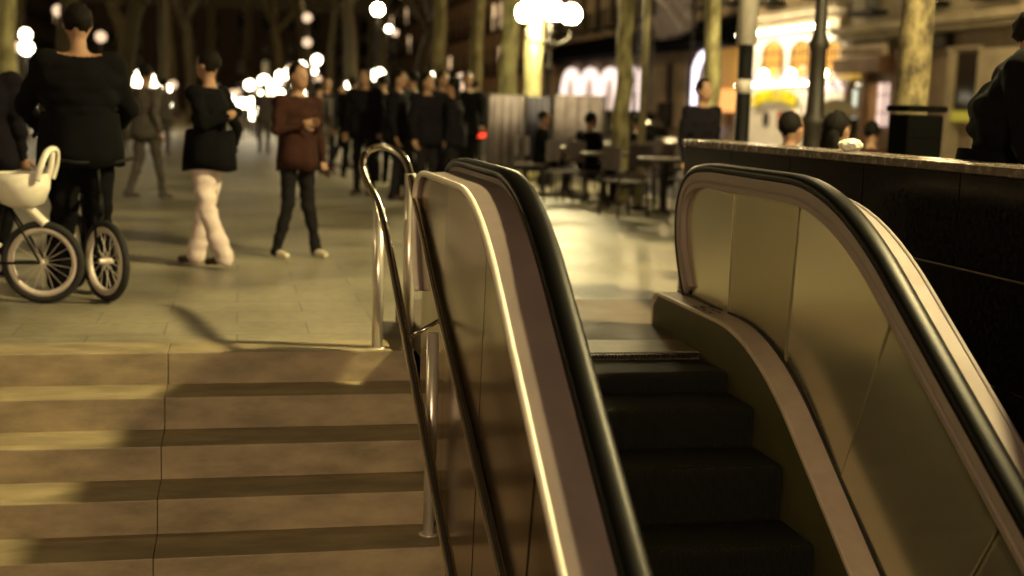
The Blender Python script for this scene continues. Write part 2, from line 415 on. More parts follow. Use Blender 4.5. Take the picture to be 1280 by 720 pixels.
# graffiti mark in black pen on the deck
bm = B()
def stroke(u0, v0, u1, v1, wd=.0045):
    # u along deck (towards camera), v across; deck flat part at z .345
    p0 = Vector((2.25+v0*.095, 6.02-u0*.27, .3462)); p1 = Vector((2.25+v1*.095, 6.02-u1*.27, .3462))
    d = (p1-p0).normalized(); s = d.cross(Vector((0, 0, 1)))*wd
    vs = [bm.verts.new(q) for q in (p0-s, p1-s, p1+s, p0+s)]; bm.faces.new(vs)
for uo in (.0, .34, .66):
    if uo == 0:
        for a in ((0, .55, .25, .95), (.02, .95, .27, .95), (.0, .52, .28, .52), (.05, .42, .3, .38), (.02, .05, .25, .4), (.0, .05, .3, .05)): stroke(a[0], a[1], a[2], a[3], .006)
    else:
        for a in ((0, .5, .02, .95), (.2, .5, .2, .92), (0, .73, .22, .7), (.0, .05, .05, .42), (.2, .08, .2, .44), (0, .25, .22, .22), (.1, .3, .24, .05)): stroke(uo+a[0], a[1], uo+a[2], a[3], .0055)
stroke(-.12, .0, .95, -.03, .003)
tag(obj('graffiti_mark', bm, mat('marker_ink', (.006, .005, .006), .5), es, world=True), 'small black marker scrawl on the pale deck')
# steps
ES0 = 5.80
def groove_mat():
    m, N, L, b = new('escalator_tread')
    b.inputs['Metallic'].default_value = .1; b.inputs['Roughness'].default_value = .6; b.inputs['Specular IOR Level'].default_value = .25
    tc = N.new('ShaderNodeTexCoord'); wv = N.new('ShaderNodeTexWave'); wv.bands_direction = 'X'; wv.inputs['Scale'].default_value = 33
    L.new(tc.outputs['Object'], wv.inputs['Vector']); r = N.new('ShaderNodeValToRGB'); L.new(wv.outputs[0], r.inputs[0])
    r.color_ramp.elements[0].color = (.002, .002, .001, 1); r.color_ramp.elements[1].color = (.007, .0065, .0035, 1); r.color_ramp.elements[0].position = .3; r.color_ramp.elements[1].position = .7
    L.new(r.outputs[0], b.inputs['Base Color']); bp = N.new('ShaderNodeBump'); bp.inputs['Distance'].default_value = .006; L.new(wv.outputs[0], bp.inputs['Height']); L.new(bp.outputs[0], b.inputs['Normal'])
    return m
m_tread = groove_mat()
for k in range(14):
    y1 = ES0-.02-k*.33; y0 = y1-.33; z = stepz((y0+y1)/2)-.012; zn = stepz((y0+y1)/2-.33)-.012
    bm = B(); bx(bm, 1.226, 2.236, y0+.003, y1-.003, min(zn, z)-.05, z, .02)
    obj('escalator_step', bm, m_tread, es, world=True)
# landing platform
bm = B(); bx(bm, .935, 2.71, 6.17, 7.56, 0.0, .147, .012)
o = obj('floor_plate', bm, m_plate, es, world=True)
bm = B(); bx(bm, 1.23, 2.232, ES0+.03, 6.165, .02, .149, .004)
obj('comb_plate', bm, mat('comb_steel', (.15, .12, .08), .5, .3, var=.15, scale=8), es, world=True)
bm = B()
for i in range(60): bx(bm, 1.235+i*.0165, 1.241+i*.0165, ES0-.03, ES0+.03, .125, .146)
obj('comb_teeth', bm, m_dark, es, world=True)
bm = B(); bx(bm, .935, 2.60, -.3, 7.4, -5, -4.2); 
for y in range(0, 14): pass
obj('truss_base', bm, m_dark, es, world=True)
# ------------------------------------------------------------------ stair handrail (double tube joined by a loop)
hr = empty('stair_handrail', (.82, 6.9, 0), 'double stainless tube handrail with a looped top end beside the stairs', 'handrail')
loop = smoothcurve([(.90, 2.2, -1.17), (.90, 3.0, -.805), (.90, 4.126, -.297), (.90, 5.5, .34), (.90, 6.19, .68), (.90, 6.70, .925), (.897, 6.93, 1.01), (.88, 7.28, 1.05), (.83, 7.60, 1.06), (.765, 7.72, 1.02), (.728, 7.62, .94), (.73, 7.32, .86), (.74, 6.94, .80), (.74, 6.6, .72), (.74, 6.35, .634), (.74, 5.4, .20), (.74, 4.23, -.33), (.74, 3.0, -.89), (.74, 2.2, -1.25)], 8)
bm = B(); tube(bm, loop, .021, 12); obj('rail_tube', bm, m_tubes, hr, True, world=True)
def zst(y): return 0 if y > Y0 else -R_*math.floor((Y0-y)/T_+1)+0
for x, y, zt in ((.90, 6.73, .95), (.74, 6.75, .765), (.86, 5.56, .30), (.82, 3.9, -.48), (.82, 2.6, -1.0)):
    bm = B(); zb = zst(y)
    tube(bm, [(x, y, zb), (x, y, zt)], .027 if y < 6 else .030, 14)
    lathe(bm, [(.045, 0), (.045, .006), (.032, .009)], 18, (x, y, zb))
    obj('post', bm, m_post, hr, True, world=True)
for y, z in ((5.56, .345), (3.9, -.42)):
    bm = B(); tube(bm, [(.74, y, z-.075), (.90, y, z+.02)], .010, 8); obj('bracket', bm, m_tubes, hr, True, world=True)
# ------------------------------------------------------------------ street lamps
def lamp_post_bm(h, s=1.):
    bm = B()
    pr = [(.17, 0), (.19, .03), (.19, .16), (.15, .2), (.155, .5), (.125, .62), (.14, .66), (.14, .72), (.105, .78), (.10, 1.2), (.125, 1.24), (.125, 1.3), (.085, 1.36), (.075, 1.95), (.105, 2.0), (.085, 2.05), (.06, 2.12), (.05, h-.5), (.075, h-.45), (.045, h-.38), (.035, h)]
    lathe(bm, [(r*s, z) for r, z in pr], 18); return bm
def street_lamp(loc, label, h, glow, rg=.19, arms=3, rz=0, s=1., group='tall street lamps along the promenade'):
    e = empty('street_lamp', loc, label, 'street lamp', group, rz)
    obj('post', lamp_post_bm(h, s), m_iron, e, True)
    bm = B()
    spots = [(0, 0, h+.12)]
    if arms:
        for k in range(arms):
            a = 2*pi*k/arms
            pts = smoothcurve([(0, 0, h-.55), (.2*cos(a), .2*sin(a), h-.62), (.42*cos(a), .42*sin(a), h-.5), (.45*cos(a), .45*sin(a), h-.38)], 4)
            tube(bm, pts, .022, 8); spots.append((.45*cos(a), .45*sin(a), h-.2))
        obj('arm', bm, m_iron, e, True)
    else: bm.free()
    for p in spots:
        bm = B(); ball(bm, (p[0], p[1], p[2]+rg*.6), rg, sub=3)
        g = obj('globe', bm, glow, e, True)
        bm = B(); lathe(bm, [(.05, 0), (.09, .02), (.09, .05), (.04, .06)], 12, (p[0], p[1], p[2]-rg*.6)); lathe(bm, [(.07, 0), (.03, .05), (.012, .1)], 10, (p[0], p[1], p[2]+rg*1.55)); obj('fitting', bm, m_iron, g, True)
    return e
street_lamp((5.4, 5.5, 0), 'street lamp right of the black parapet wall, out beyond the right edge', 4.8, e_lampA, .2, 0)
street_lamp((-7.6, 7.5, 0), 'street lamp of the left row, out beyond the left edge', 4.8, e_lampL, .2, 0)
street_lamp((15.8, 27.5, 0), 'tall street lamp on the far pavement before the stone building', 7.5, e_fillF, .22, 0)  # added to lift the dark right-hand facade, post hidden behind a trunk
street_lamp((15.8, 50, 0), 'tall street lamp on the far pavement before the arcade building', 8.5, e_fillF, .22, 0)
street_lamp((-17, 60, 0), 'tall street lamp on the left pavement', 8.5, e_fillF, .25, 0)  # out of frame, added to lift the dark left facades
street_lamp((-17, 105, 0), 'tall street lamp far down the left pavement', 12, e_fillF, .25, 0)
street_lamp((6, 75, 0), 'tall street lamp far down the promenade', 9.5, e_fillF, .25, 0)
p = gnd(1018, 11.5); street_lamp(p, 'dark cast iron lamp post in front of the white lit bar', 4.6, e_lampD, .16, 0, s=1.0)
p = gnd(683, 21.5); street_lamp(p, 'brightly lit lamp beside the pale tree trunk at top centre', 3.05, e_lampM, .17, 3, .4, .7)
street_lamp((-1.6, -8.0, 0), 'street lamp behind the camera lighting the stair risers', 2.3, e_lampC, .2, 0)
p = gnd(470, 46); street_lamp(p, 'distant street lamp over the crowd left of centre', 4.4, e_lampD, .2, 0)
street_lamp((-8, 34, 0), 'distant street lamp at the left tree row', 4.4, e_lampD, .18, 0)
# ------------------------------------------------------------------ far lights, their blur discs built as globes on added posts
dots = [(32, 43, 8, 1), (33, 60, 10, 1), (22, 59, 7, 0), (45, 104, 12, 1), (38, 131, 9, 0), (73, 13, 8, 0), (126, 46, 8, 0), (143, 81, 6, 0), (156, 87, 6, 0), (170, 103, 9, 1), (175, 93, 6, 1), (187, 98, 7, 1), (187, 107, 6, 0), (193, 126, 9, 1), (209, 129, 7, 1), (207, 111, 8, 1), (216, 106, 6, 0),
(266, 113, 6, 1), (276, 131, 7, 1), (274, 140, 6, 1), (284, 127, 6, 1), (291, 118, 7, 0), (293, 131, 7, 1), (303, 129, 7, 1), (312, 106, 7, 1), (317, 144, 7, 1), (314, 127, 6, 1), (325, 130, 6, 1), (330, 101, 8, 1), (338, 107, 6, 1), (346, 124, 8, 1), (350, 94, 6, 1), (352, 103, 6, 0), (362, 88, 6, 1), (362, 86, 5, 0), (374, 96, 8, 1), (377, 82, 6, 1), (396, 75, 7, 1), (376, 118, 8, 1), (334, 118, 6, 1), (322, 112, 5, 0),
(436, 106, 5, 1), (473, 94, 10, 1), (466, 121, 8, 1), (499, 96, 5, 1), (486, 36, 5, 1), (494, 41, 5, 0), (529, 73, 6, 1), (543, 94, 5, 1), (492, 117, 5, 0), (384, 22, 7, 0), (384, 53, 7, 0), (551, 120, 5, 0), (537, 103, 5, 0)]
rd = random.Random(21)
for i in range(24):
    t = (i+rd.random())/24; dots.append((262+t*140, 130-38*t+rd.gauss(0, 10), rd.choice((4, 4, 5, 6)), rd.random() < .6))
for i in range(10):
    t = rd.random(); dots.append((150+t*68, 92+34*t+rd.gauss(0, 5), rd.choice((5, 6, 7)), rd.random() < .6))
for i, (px, py, r, on) in enumerate(dots):
    Y = 44+((i*37) % 17)
    if py < 70: Y = 40
    p = atY(px, py, Y); r_ = r/F*Y*.84  # blur of the distant light put into the globe size
    side = 'far left behind the cyclist' if px < 130 else ('right of the cyclist' if px < 230 else ('between the two nearest walkers' if px < 420 else 'above the dark crowd'))
    kind = 'round glowing white lantern' if on else 'dim pinkish round lantern'
    e = empty('globe_lantern', (p.x, p.y, 0), kind+' on a thin post, '+side, 'lantern', 'round lanterns along the promenade, '+side+(', bright' if on else ', dim'))
    zc = max(p.z, r_+.05)
    bm = B(); ball(bm, (0, 0, zc), r_, sub=2); obj('globe', bm, e_glob if on else e_globd, e, True)
    bm = B(); lathe(bm, [(.07, 0), (.03, .06), (.022, max(.1, zc-r_))], 8); obj('post', bm, m_iron, e, True)
# ------------------------------------------------------------------ trees
def make_tree_meshes(seed, h0=4.3, r=.17, lean=(0, 0), leaves=5200):
    rnd = random.Random(seed)
    tb = B(); cb = []
    pts = []; 
    for i in range(9):
        t = i/8; pts.append((lean[0]*t*t+rnd.uniform(-.03, .03)*(i > 0), lean[1]*t*t+rnd.uniform(-.03, .03)*(i > 0), h0*t))
    rr = [r*(1.25 if i == 0 else (1.05-.28*i/8))*rnd.uniform(.96, 1.05) for i in range(9)]
    tube(tb, smoothcurve(pts, 3), [rr[min(8, k//3)]*(1-(k % 3)/3)+rr[min(8, k//3+1)]*((k % 3)/3) for k in range(25)], 14)
    tips = []
    def branch(p, d, l, rad, lev):
        q = [p]; 
        for i in range(4):
            d = (d+Vector((rnd.uniform(-.22, .22), rnd.uniform(-.22, .22), rnd.uniform(-.05, .2)))).normalized()
            p = p+d*l/4; q.append(p)
        tube(tb, q, [rad*(1-.12*i) for i in range(5)], 7 if lev else 9)
        if lev >= 3: tips.append((q[2], q[4])); return
        for k in range(3 if lev else 3):
            a = rnd.uniform(0, 2*pi); nd = (d+Vector((cos(a), sin(a), rnd.uniform(-.1, .5)))*.75).normalized()
            branch(q[-1-(k % 2)], nd, l*rnd.uniform(.6, .8), rad*.55, lev+1)
        tips.append((q[2], q[4]))
    top = Vector(pts[-1])
    for k in range(4):
        a = k*pi/2+rnd.uniform(-.4, .4); branch(top-Vector((0, 0, .25*k*.5)), Vector((cos(a)*.75, sin(a)*.75, 1)).normalized(), 2.6, r*.5, 0)
    lb = B()
    for i in range(leaves):
        a, b = rnd.choice(tips); t = rnd.random()
        c = a.lerp(b, t)+Vector((rnd.gauss(0, .32), rnd.gauss(0, .32), rnd.gauss(-.05, .28)))
        s = rnd.uniform(.05, .11); n = Vector((rnd.gauss(0, 1), rnd.gauss(0, 1), rnd.gauss(0, 1))).normalized(); u = n.orthogonal().normalized()*s; v = n.cross(u)*.8
        vs = [lb.verts.new(c-u), lb.verts.new(c-v*.7), lb.verts.new(c+u), lb.verts.new(c+v*.7)]; lb.faces.new(vs)
    def mk(bm, nm, m, sm):
        bmesh.ops.recalc_face_normals(bm, faces=bm.faces) if sm else None
        me = bpy.data.meshes.new(nm); bm.to_mesh(me); bm.free(); me.materials.append(m)
        if sm:
            for q_ in me.polygons: q_.use_smooth = True
        return me
    return mk(tb, 'trunk', m_bark, True), mk(lb, 'crown', m_leaf, False)
kinds = [make_tree_meshes(1, 4.4, .16), make_tree_meshes(2, 4.0, .20, (.35, 0)), make_tree_meshes(3, 4.6, .15, (-.25, .1)), make_tree_meshes(4, 3.4, .19, (.5, .2)), make_tree_meshes(5, 5.2, .19, (-.35, 0))]
kinds[4][0].materials[0] = mat('mottled_bark', (.05, .036, .018), .85, var=.2, scale=8, col2=(.19, .155, .075), bump=.8, stretch=(1, 1, .6), thr=(.36, .64))
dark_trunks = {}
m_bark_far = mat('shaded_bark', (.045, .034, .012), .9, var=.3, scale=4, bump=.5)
def tree(px, Y, k, s, label, rz=0, X=None):
    p = gnd(px, Y) if X is None else Vector((X, Y, 0))
    e = empty('plane_tree', p, label, 'tree', 'plane trees lining the promenade', rz)
    e.scale = (s, s, s)
    for nm, me in zip(('trunk', 'crown'), kinds[k]):
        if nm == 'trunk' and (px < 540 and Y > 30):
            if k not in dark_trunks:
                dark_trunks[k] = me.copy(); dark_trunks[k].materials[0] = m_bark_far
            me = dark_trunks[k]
        o = bpy.data.objects.new(nm, me); C.objects.link(o); o.parent = e
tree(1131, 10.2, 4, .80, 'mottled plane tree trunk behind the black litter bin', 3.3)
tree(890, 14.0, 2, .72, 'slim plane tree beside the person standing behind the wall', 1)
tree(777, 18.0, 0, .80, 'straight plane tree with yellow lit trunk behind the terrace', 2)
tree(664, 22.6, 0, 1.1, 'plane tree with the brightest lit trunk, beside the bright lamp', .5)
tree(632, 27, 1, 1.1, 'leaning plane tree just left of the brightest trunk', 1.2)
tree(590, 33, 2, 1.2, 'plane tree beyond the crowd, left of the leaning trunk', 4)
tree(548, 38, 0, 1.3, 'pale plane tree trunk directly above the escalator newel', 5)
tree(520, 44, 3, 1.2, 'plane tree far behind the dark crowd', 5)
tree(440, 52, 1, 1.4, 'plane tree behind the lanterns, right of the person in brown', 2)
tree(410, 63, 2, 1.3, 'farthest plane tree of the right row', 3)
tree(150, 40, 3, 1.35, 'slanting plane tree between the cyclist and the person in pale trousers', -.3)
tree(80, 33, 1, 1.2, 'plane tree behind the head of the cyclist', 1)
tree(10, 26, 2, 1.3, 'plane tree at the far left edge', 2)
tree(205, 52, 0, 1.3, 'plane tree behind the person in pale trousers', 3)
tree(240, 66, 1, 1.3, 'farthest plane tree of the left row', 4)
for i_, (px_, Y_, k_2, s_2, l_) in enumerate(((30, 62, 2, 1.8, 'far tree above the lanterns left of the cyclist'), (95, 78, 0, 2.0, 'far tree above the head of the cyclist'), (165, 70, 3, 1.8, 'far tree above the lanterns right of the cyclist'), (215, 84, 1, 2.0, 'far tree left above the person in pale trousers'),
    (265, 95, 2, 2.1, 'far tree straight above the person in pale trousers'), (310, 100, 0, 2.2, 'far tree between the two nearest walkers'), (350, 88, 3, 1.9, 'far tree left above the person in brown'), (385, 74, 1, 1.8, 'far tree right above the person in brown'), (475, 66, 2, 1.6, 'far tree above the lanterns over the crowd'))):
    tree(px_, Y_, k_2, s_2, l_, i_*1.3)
tree(0, 17, 0, 1.1, 'plane tree left of the frame by the white bicycle', 1, X=-6.5)
tree(0, 2.5, 0, 1.1, 'plane tree beyond the left parapet wall', 2, X=-7.5)
# ------------------------------------------------------------------ thin pole, grey post
p = gnd(803, 16.5); e = empty('pole', p, 'thin pale metal pole standing right of the straight plane tree', 'pole')
bm = B(); tube(bm, [(0, 0, 0), (0, 0, 5)], [.055, .045], 12); obj('shaft', bm, mat('olive_pole', (.36, .33, .18), .6, var=.2), e, True)
bm = B(); lathe(bm, [(.12, 0), (.12, .03), (.06, .06)], 12); obj('base', bm, m_iron, e, True)
pt = atY(933, 56, 12.6); zj = pt.z
e = empty('signal_post', (pt.x, pt.y, 0), 'post with dark lower half and thick grey upper sleeve', 'post')
bm = B(); lathe(bm, [(.12, 0), (.12, .1), (.078, .15), (.078, zj)], 18); obj('lower_shaft', bm, m_bkpaint, e, True)
bm = B(); lathe(bm, [(.105, zj), (.105, zj+2.6), (.09, zj+2.65)], 20); obj('sleeve', bm, m_pole, e, True)
bm = B(); za = atY(933, 108, 12.6).z; lathe(bm, [(.082, za-.07), (.083, za+.07)], 18); obj('sticker_band', bm, m_pole, e, True)
# ------------------------------------------------------------------ litter bin, bag, planter
m_binb = mat('bin_black', (.0015, .0015, .0015), .9, spec=.05)
p = gnd(1145, 9.3); zt = atY(1143, 124, 9.3).z
e = empty('litter_bin', p, 'black litter bin in front of the mottled tree trunk', 'litter bin')
bm = B(); bx(bm, -.155, .155, -.155, .155, .08, zt-.12, .02); obj('body', bm, m_binb, e)
bm = B(); bx(bm, -.175, .175, -.175, .175, zt-.10, zt-.05, .015); obj('rim', bm, m_binb, e)
bm = B(); bx(bm, -.11, .11, -.16, -.152, zt-.3, zt-.2); obj('slot', bm, m_binb, e)
bm = B()
for sx in (-.12, .12):
    bx(bm, sx-.02, sx+.02, -.12, .12, 0, .08)
obj('foot', bm, m_binb, e)
p = atX(1063, 184, 3.2)
bm = B(); ball(bm, (0, 0, .035), .055, (1.2, 1, .62), 3)
for v in bm.verts: v.co += Vector((random.uniform(-1, 1), random.uniform(-1, 1), random.uniform(-1, 1)))*.004
o = obj('paper_bag', bm, m_wplast); o.location = (3.2, p.y, 1.136); tag(o, 'small crumpled white paper bag lying on the capstone of the parapet wall', 'bag')
# ------------------------------------------------------------------ facades
FX = 21.0
def fz(px, py, X=FX): return atX(px, py, X)
def frect(bm, x0, x1, y0, y1, d0, d1, X=FX, bev=0, mi=0):
    """box on the facade plane X covering the given picture span; d0..d1 = metres in front of the plane"""
    a = fz(x0, (y0+y1)/2, X); b = fz(x1, (y0+y1)/2, X); t = fz((x0+x1)/2, y0, X); u = fz((x0+x1)/2, y1, X)
    bx(bm, X-d1, X-d0, min(a.y, b.y), max(a.y, b.y), u.z, t.z, bev, mi=mi)
def arch_bm(x0, x1, ytop, ybot, d0, d1, X=FX, n=12, flat=.5):
    a = fz(x0, ybot, X); b = fz(x1, ybot, X); t = fz((x0+x1)/2, ytop, X); u = fz((x0+x1)/2, ybot, X)
    bm = B(); yc = (a.y+b.y)/2; hw = abs(a.y-b.y)/2; zs = t.z-hw*flat
    out = [(yc-hw, u.z), (yc+hw, u.z)]+[(yc+hw*cos(pi*i/n), zs+hw*flat*sin(pi*i/n)) for i in range(n+1)]
    f1 = [bm.verts.new((X-d1, y, z)) for y, z in out]; f0 = [bm.verts.new((X-d0, y, z)) for y, z in out]
    bm.faces.new(f1); bm.faces.new(f0)
    for i in range(len(out)): j = (i+1) % len(out); bm.faces.new((f1[i], f1[j], f0[j], f0[i]))
    return bm, (yc, hw, zs, u.z, t.z)
def arch_line(bm, yc, hw, zs, z0, flat, X, r):
    pts = [(X, yc-hw, z0), (X, yc-hw, zs)]+[(X, yc-hw*cos(pi*i/12), zs+hw*flat*sin(pi*i/12)) for i in range(1, 12)]+[(X, yc+hw, zs), (X, yc+hw, z0)]
    tube(bm, pts, r, 8)
def upper_floors(e, X, ya, yb, z0, z1, wm, sh, sgn=1, lit=0.):
    """main wall and regular windows with frames, sills and balconies"""
    bm = B(); bx(bm, min(X, X+sgn*8), max(X, X+sgn*8), ya, yb, z0, z1); obj('wall', bm, wm, e, world=True)
    nb = max(1, int((yb-ya)/3.1)); dy = (yb-ya)/nb; z = z0+.5
    while z+2.6 < z1:
        for i in range(nb):
            yc = ya+dy*(i+.5)
            bm = B(); x_ = X-sgn*.06; bx(bm, min(x_, X+sgn*.02), max(x_, X+sgn*.02), yc-.65, yc+.65, z, z+2.3)
            f = obj('window', bm, m_stone, e, world=True)
            bm = B(); x2 = X-sgn*.075; bx(bm, min(x2, X-sgn*.05), max(x2, X-sgn*.05), yc-.5, yc+.5, z+.05, z+2.15)
            obj('pane', bm, (e_warm if random.random() < lit else m_glass), f, world=True)
            bm = B(); x3 = X-sgn*.6; bx(bm, min(x3, X), max(x3, X), yc-.9, yc+.9, z-.18, z-.05)
            for q in range(13): bx(bm, min(x3+sgn*.02, x3+sgn*.04), max(x3+sgn*.02, x3+sgn*.04), yc-.86+q*.143, yc-.84+q*.143, z-.05, z+.85)
            bx(bm, min(x3, x3+sgn*.05), max(x3, x3+sgn*.05), yc-.9, yc+.9, z+.85, z+.9)
            obj('balcony', bm, m_bkpaint, e, world=True)
        z += 3.6
    bm = B(); x4 = X-sgn*.5; bx(bm, min(x4, X+sgn*8), max(x4, X+sgn*8), ya-.02, yb+.02, z1, z1+.4, .05); obj('cornice', bm, wm, e, world=True)
def text_mesh(s, size, extrude=.03):
    cu = bpy.data.curves.new('lettering', 'FONT'); cu.body = s; cu.size = size; cu.extrude = extrude; cu.align_x = 'CENTER'; cu.offset = .006*size
    t = bpy.data.objects.new('tmp', cu); C.objects.link(t); bpy.context.view_layer.update()
    me = bpy.data.meshes.new_from_object(t.evaluated_get(bpy.context.evaluated_depsgraph_get()))
    bpy.data.objects.remove(t); return me
FM = Matrix(((0, 0, -1), (-1, 0, 0), (0, 1, 0))).to_4x4()      # text x -> -Y, y -> Z, normal -> -X
def put_text(name, s, size, pos, parent, m, squeeze=1., rot=0, ext=.03):
    me = text_mesh(s, size, ext); me.transform(Matrix.Translation(Vector(pos)-parent_loc(parent)) @ FM @ Matrix.Rotation(rot, 4, 'Z') @ Matrix.Diagonal((squeeze, 1, 1, 1)))
    me.name = name; me.materials.clear(); me.materials.append(m); o = bpy.data.objects.new(name, me); C.objects.link(o); o.parent = parent; return o
# --- the white lit bar
ya, yb = fz(1056, 100).y, fz(938, 100).y
e1 = empty('bar_building', (FX, (ya+yb)/2, 0), 'white brightly lit bar front with yellow arched lettering', 'building')
ztop = fz(1000, 42).z
bm = B(); bx(bm, FX, FX+8, ya, yb, 0, ztop); obj('shopfront', bm, m_whitew, e1, world=True)
upper_floors(e1, FX, ya, yb, ztop+.9, 20, m_stone, 0)
bm = B(); bx(bm, FX-.35, FX+8, ya, yb, ztop+.002, ztop+.42, .04); bx(bm, FX-.12, FX+8, ya, yb, ztop+.42, ztop+.66, .02); bx(bm, FX-.5, FX+8, ya, yb, ztop+.66, ztop+.9, .04)
obj('cornice_band', bm, m_stone, e1, world=True)
for x0, x1 in ((954, 978), (989, 1013), (1029, 1054)):
    bm, g = arch_bm(x0, x1, 52, 97, .0, .02); f = obj('arched_window', bm, e_amber, e1, world=True)
    yc, hw, zs, z0, z1 = g
    bm = B()
    for i in range(-2, 3): bx(bm, FX-.07, FX-.03, yc+i*hw*.36-.03, yc+i*hw*.36+.03, z0, zs+hw*.4*(1-abs(i)*.22))
    bx(bm, FX-.07, FX-.03, yc-hw, yc+hw, z0+.5, z0+.56); bx(bm, FX-.07, FX-.03, yc-hw, yc+hw, zs-.03, zs+.03)
    obj('window_bars', bm, m_wood, f, world=True)
    bm = B(); arch_line(bm, yc, hw, zs, z0, .5, FX-.06, .05); obj('window_frame', bm, m_wood, f, world=True)
    bm = B(); ball(bm, (FX-.45, yc-.1, z0+.12), .17, sub=2); l = obj('wall_lamp', bm, e_fac, e1, True, world=True)
    bm = B(); tube(bm, [(FX, yc-.1, z0-.05), (FX-.45, yc-.1, z0-.05)], .03, 6); obj('lamp_bracket', bm, m_iron, l, world=True)
bm = B()
tube(bm, [(FX-.75, ya+.2, ztop+.1), (FX-.75, yb-.2, ztop+.1)], .05, 8); obj('cornice_strip_light', bm, e_fill_strip, e1, world=True)  # glowing tube added to whiten the shopfront evenly
bm = B(); q_ = fz(1000, 106).z; tube(bm, [(FX-.7, ya+.2, q_), (FX-.7, yb-.2, q_)], .02, 8); obj('canopy_strip_light', bm, e_fill_strip, e1, world=True)  # second added glowing tube, tucked into the garland
rnd = random.Random(3)
bm = B(); bm2 = B()
for i in range(620):
    px = rnd.uniform(944, 1056); py = rnd.gauss(102, 5); q = fz(px, py)
    ball(bm if i % 2 else bm2, (FX-rnd.uniform(.05, .22), q.y, q.z), rnd.uniform(.03, .075), sub=1)
obj('fairy_light_garland', bm, e_pink, e1, world=True)
obj('garland_leaves', bm2, mat('garland_leaf', (.16, .14, .1), .7), e1, world=True)
word = 'CERVECERIA'
ca = fz(974, 146); rad = (ca.y-fz(1001, 146).y)
rad = abs(rad)*1.0
bm = B()
for k, ch in enumerate(word):
    a = radians(150-120*k/9); px = 974-27*cos(a); py = 131-17*sin(a)*0.95+7
    q = fz(974+27*cos(a), 139-13*sin(a)); sz = 13.5/F*(q.y*cos(YAW)+FX*sin(YAW))*1.5
    put_text('sign_letter_edge', ch, sz*1.12, (FX-.16, q.y+.06, q.z-.03), e1, m_ngreen, 1.15, (a-pi/2)*.35, .04)
    put_text('sign_letter', ch, sz, (FX-.24, q.y, q.z), e1, e_yel, 1.1, (a-pi/2)*.35, .03)
bm = B(); pts = [(FX-.1, fz(974+30*cos(radians(t)), 150-16*sin(radians(t))).y, fz(974, 143-14*sin(radians(t))).z) for t in range(165, 10, -10)]
tube(bm, pts, .05, 6); obj('sign_arch', bm, m_whitew, e1, world=True)
bm = B(); frect(bm, 972, 983, 139, 160, .0, .03); f = obj('window', bm, m_wood, e1, world=True)
bm = B(); frect(bm, 973.5, 981.5, 141, 158, .03, .05); obj('pane', bm, emis('red_window', (.6, .1, .02), .35), f, world=True)
bm = B(); frect(bm, 986, 996, 138, 196, .0, .03); f = obj('door', bm, e_warm, e1, world=True)
bm = B(); q = fz(958, 149); lathe(bm, [(.32, 0), (.32, .05), (.26, .08)], 24, (FX, q.y, q.z), (-1, 0, 0)); obj('round_plaque', bm, m_greyc, e1, world=True)
bm, g = arch_bm(1034, 1050, 134, 200, .0, .02, flat=1); f = obj('side_door', bm, m_green, e1, world=True)
bm = B(); q = atX(1044, 146, FX-1.2)
lathe(bm, [(.02, .62), (.35, .55), (.7, .32), (.9, .0)], 20, (FX-1.2, q.y, q.z)); 
pa = empty('parasol', (FX-1.2, q.y, 0), 'small beige parasol open in front of the white bar', 'parasol')
obj('canopy', bm, mat('beige_canvas', (.3, .27, .18), .9), pa, True, world=True)
bm = B(); tube(bm, [(0, 0, 0), (0, 0, q.z+.62)], .025, 8); obj('pole', bm, m_alu, pa, True)
# --- stone building with signs
ya2, yb2 = fz(1420, 100).y, ya-.01
e2 = empty('stone_building', (FX, (ya2+yb2)/2, 0), 'olive stone building with ledge and dark doorway right of the white bar', 'building')
zl = fz(1200, 30).z
bm = B(); bx(bm, FX+.25, FX+8, ya2, yb2, 0, zl-.2); obj('ground_floor_wall', bm, m_stone2, e2, world=True)
upper_floors(e2, FX, ya2, yb2, zl+.25, 20, m_stone, 0)
bm = B(); bx(bm, FX-.5, FX+8, ya2, yb2, zl-.2, zl-.02, .05); bx(bm, FX-.7, FX+8, ya2, yb2, zl-.02, zl+.25, .05); obj('ledge', bm, m_stone, e2, world=True)
for x0, x1 in ((1058, 1063), (1078, 1083), (1112, 1150), (1185, 1192), (1222, 1275), (1310, 1330), (1380, 1400)):
    bm = B(); frect(bm, x0, x1, 60, 205, -.25, .12 if x0 != 1112 else .05, bev=.02); obj('pilaster', bm, m_stone if x0 > 1180 else m_wood, e2, world=True)
bm = B(); frect(bm, 1057, 1116, 38, 52, .1, .3); f = obj('sign_board', bm, mat('sign_grey', (.42, .38, .28), .6), e2, world=True)
q0, q1 = fz(1060, 50), fz(1113, 50)
put_text('sign_lettering', 'VALORETA', (fz(1085, 40).z-fz(1085, 50).z)*1.15, (FX-.33, (q0.y+q1.y)/2, fz(1086, 50).z), f, m_dark, 1.25, 0, .01) if False else put_text('sign_lettering', 'CALORETI', (fz(1085, 40).z-fz(1085, 50).z)*1.2, (FX-.33, (q0.y+q1.y)/2, fz(1086, 50.5).z), e2, m_dark, 1.6, 0, .01)
bm = B(); frect(bm, 1057, 1114, 56, 71, .1, .25); f = obj('sign_board', bm, mat('sign_cream', (.5, .4, .28), .5), e2, world=True)
bm = B(); rr_ = random.Random(5)
for i in range(17):
    px = 1060+i*3.1; frect(bm, px, px+1.1, 59+rr_.uniform(0, 4), 69, .26, .28)
obj('sign_strokes', bm, m_wood, e2, world=True)
bm = B(); frect(bm, 1057, 1115, 73, 92, .05, .5, bev=.05); obj('fascia', bm, m_wood, e2, world=True)
bm = B(); frect(bm, 1060, 1080, 92, 100, .1, .45); obj('brass_lintel', bm, emis('brass_lit', (1, .6, .1), .35), e2, world=True)
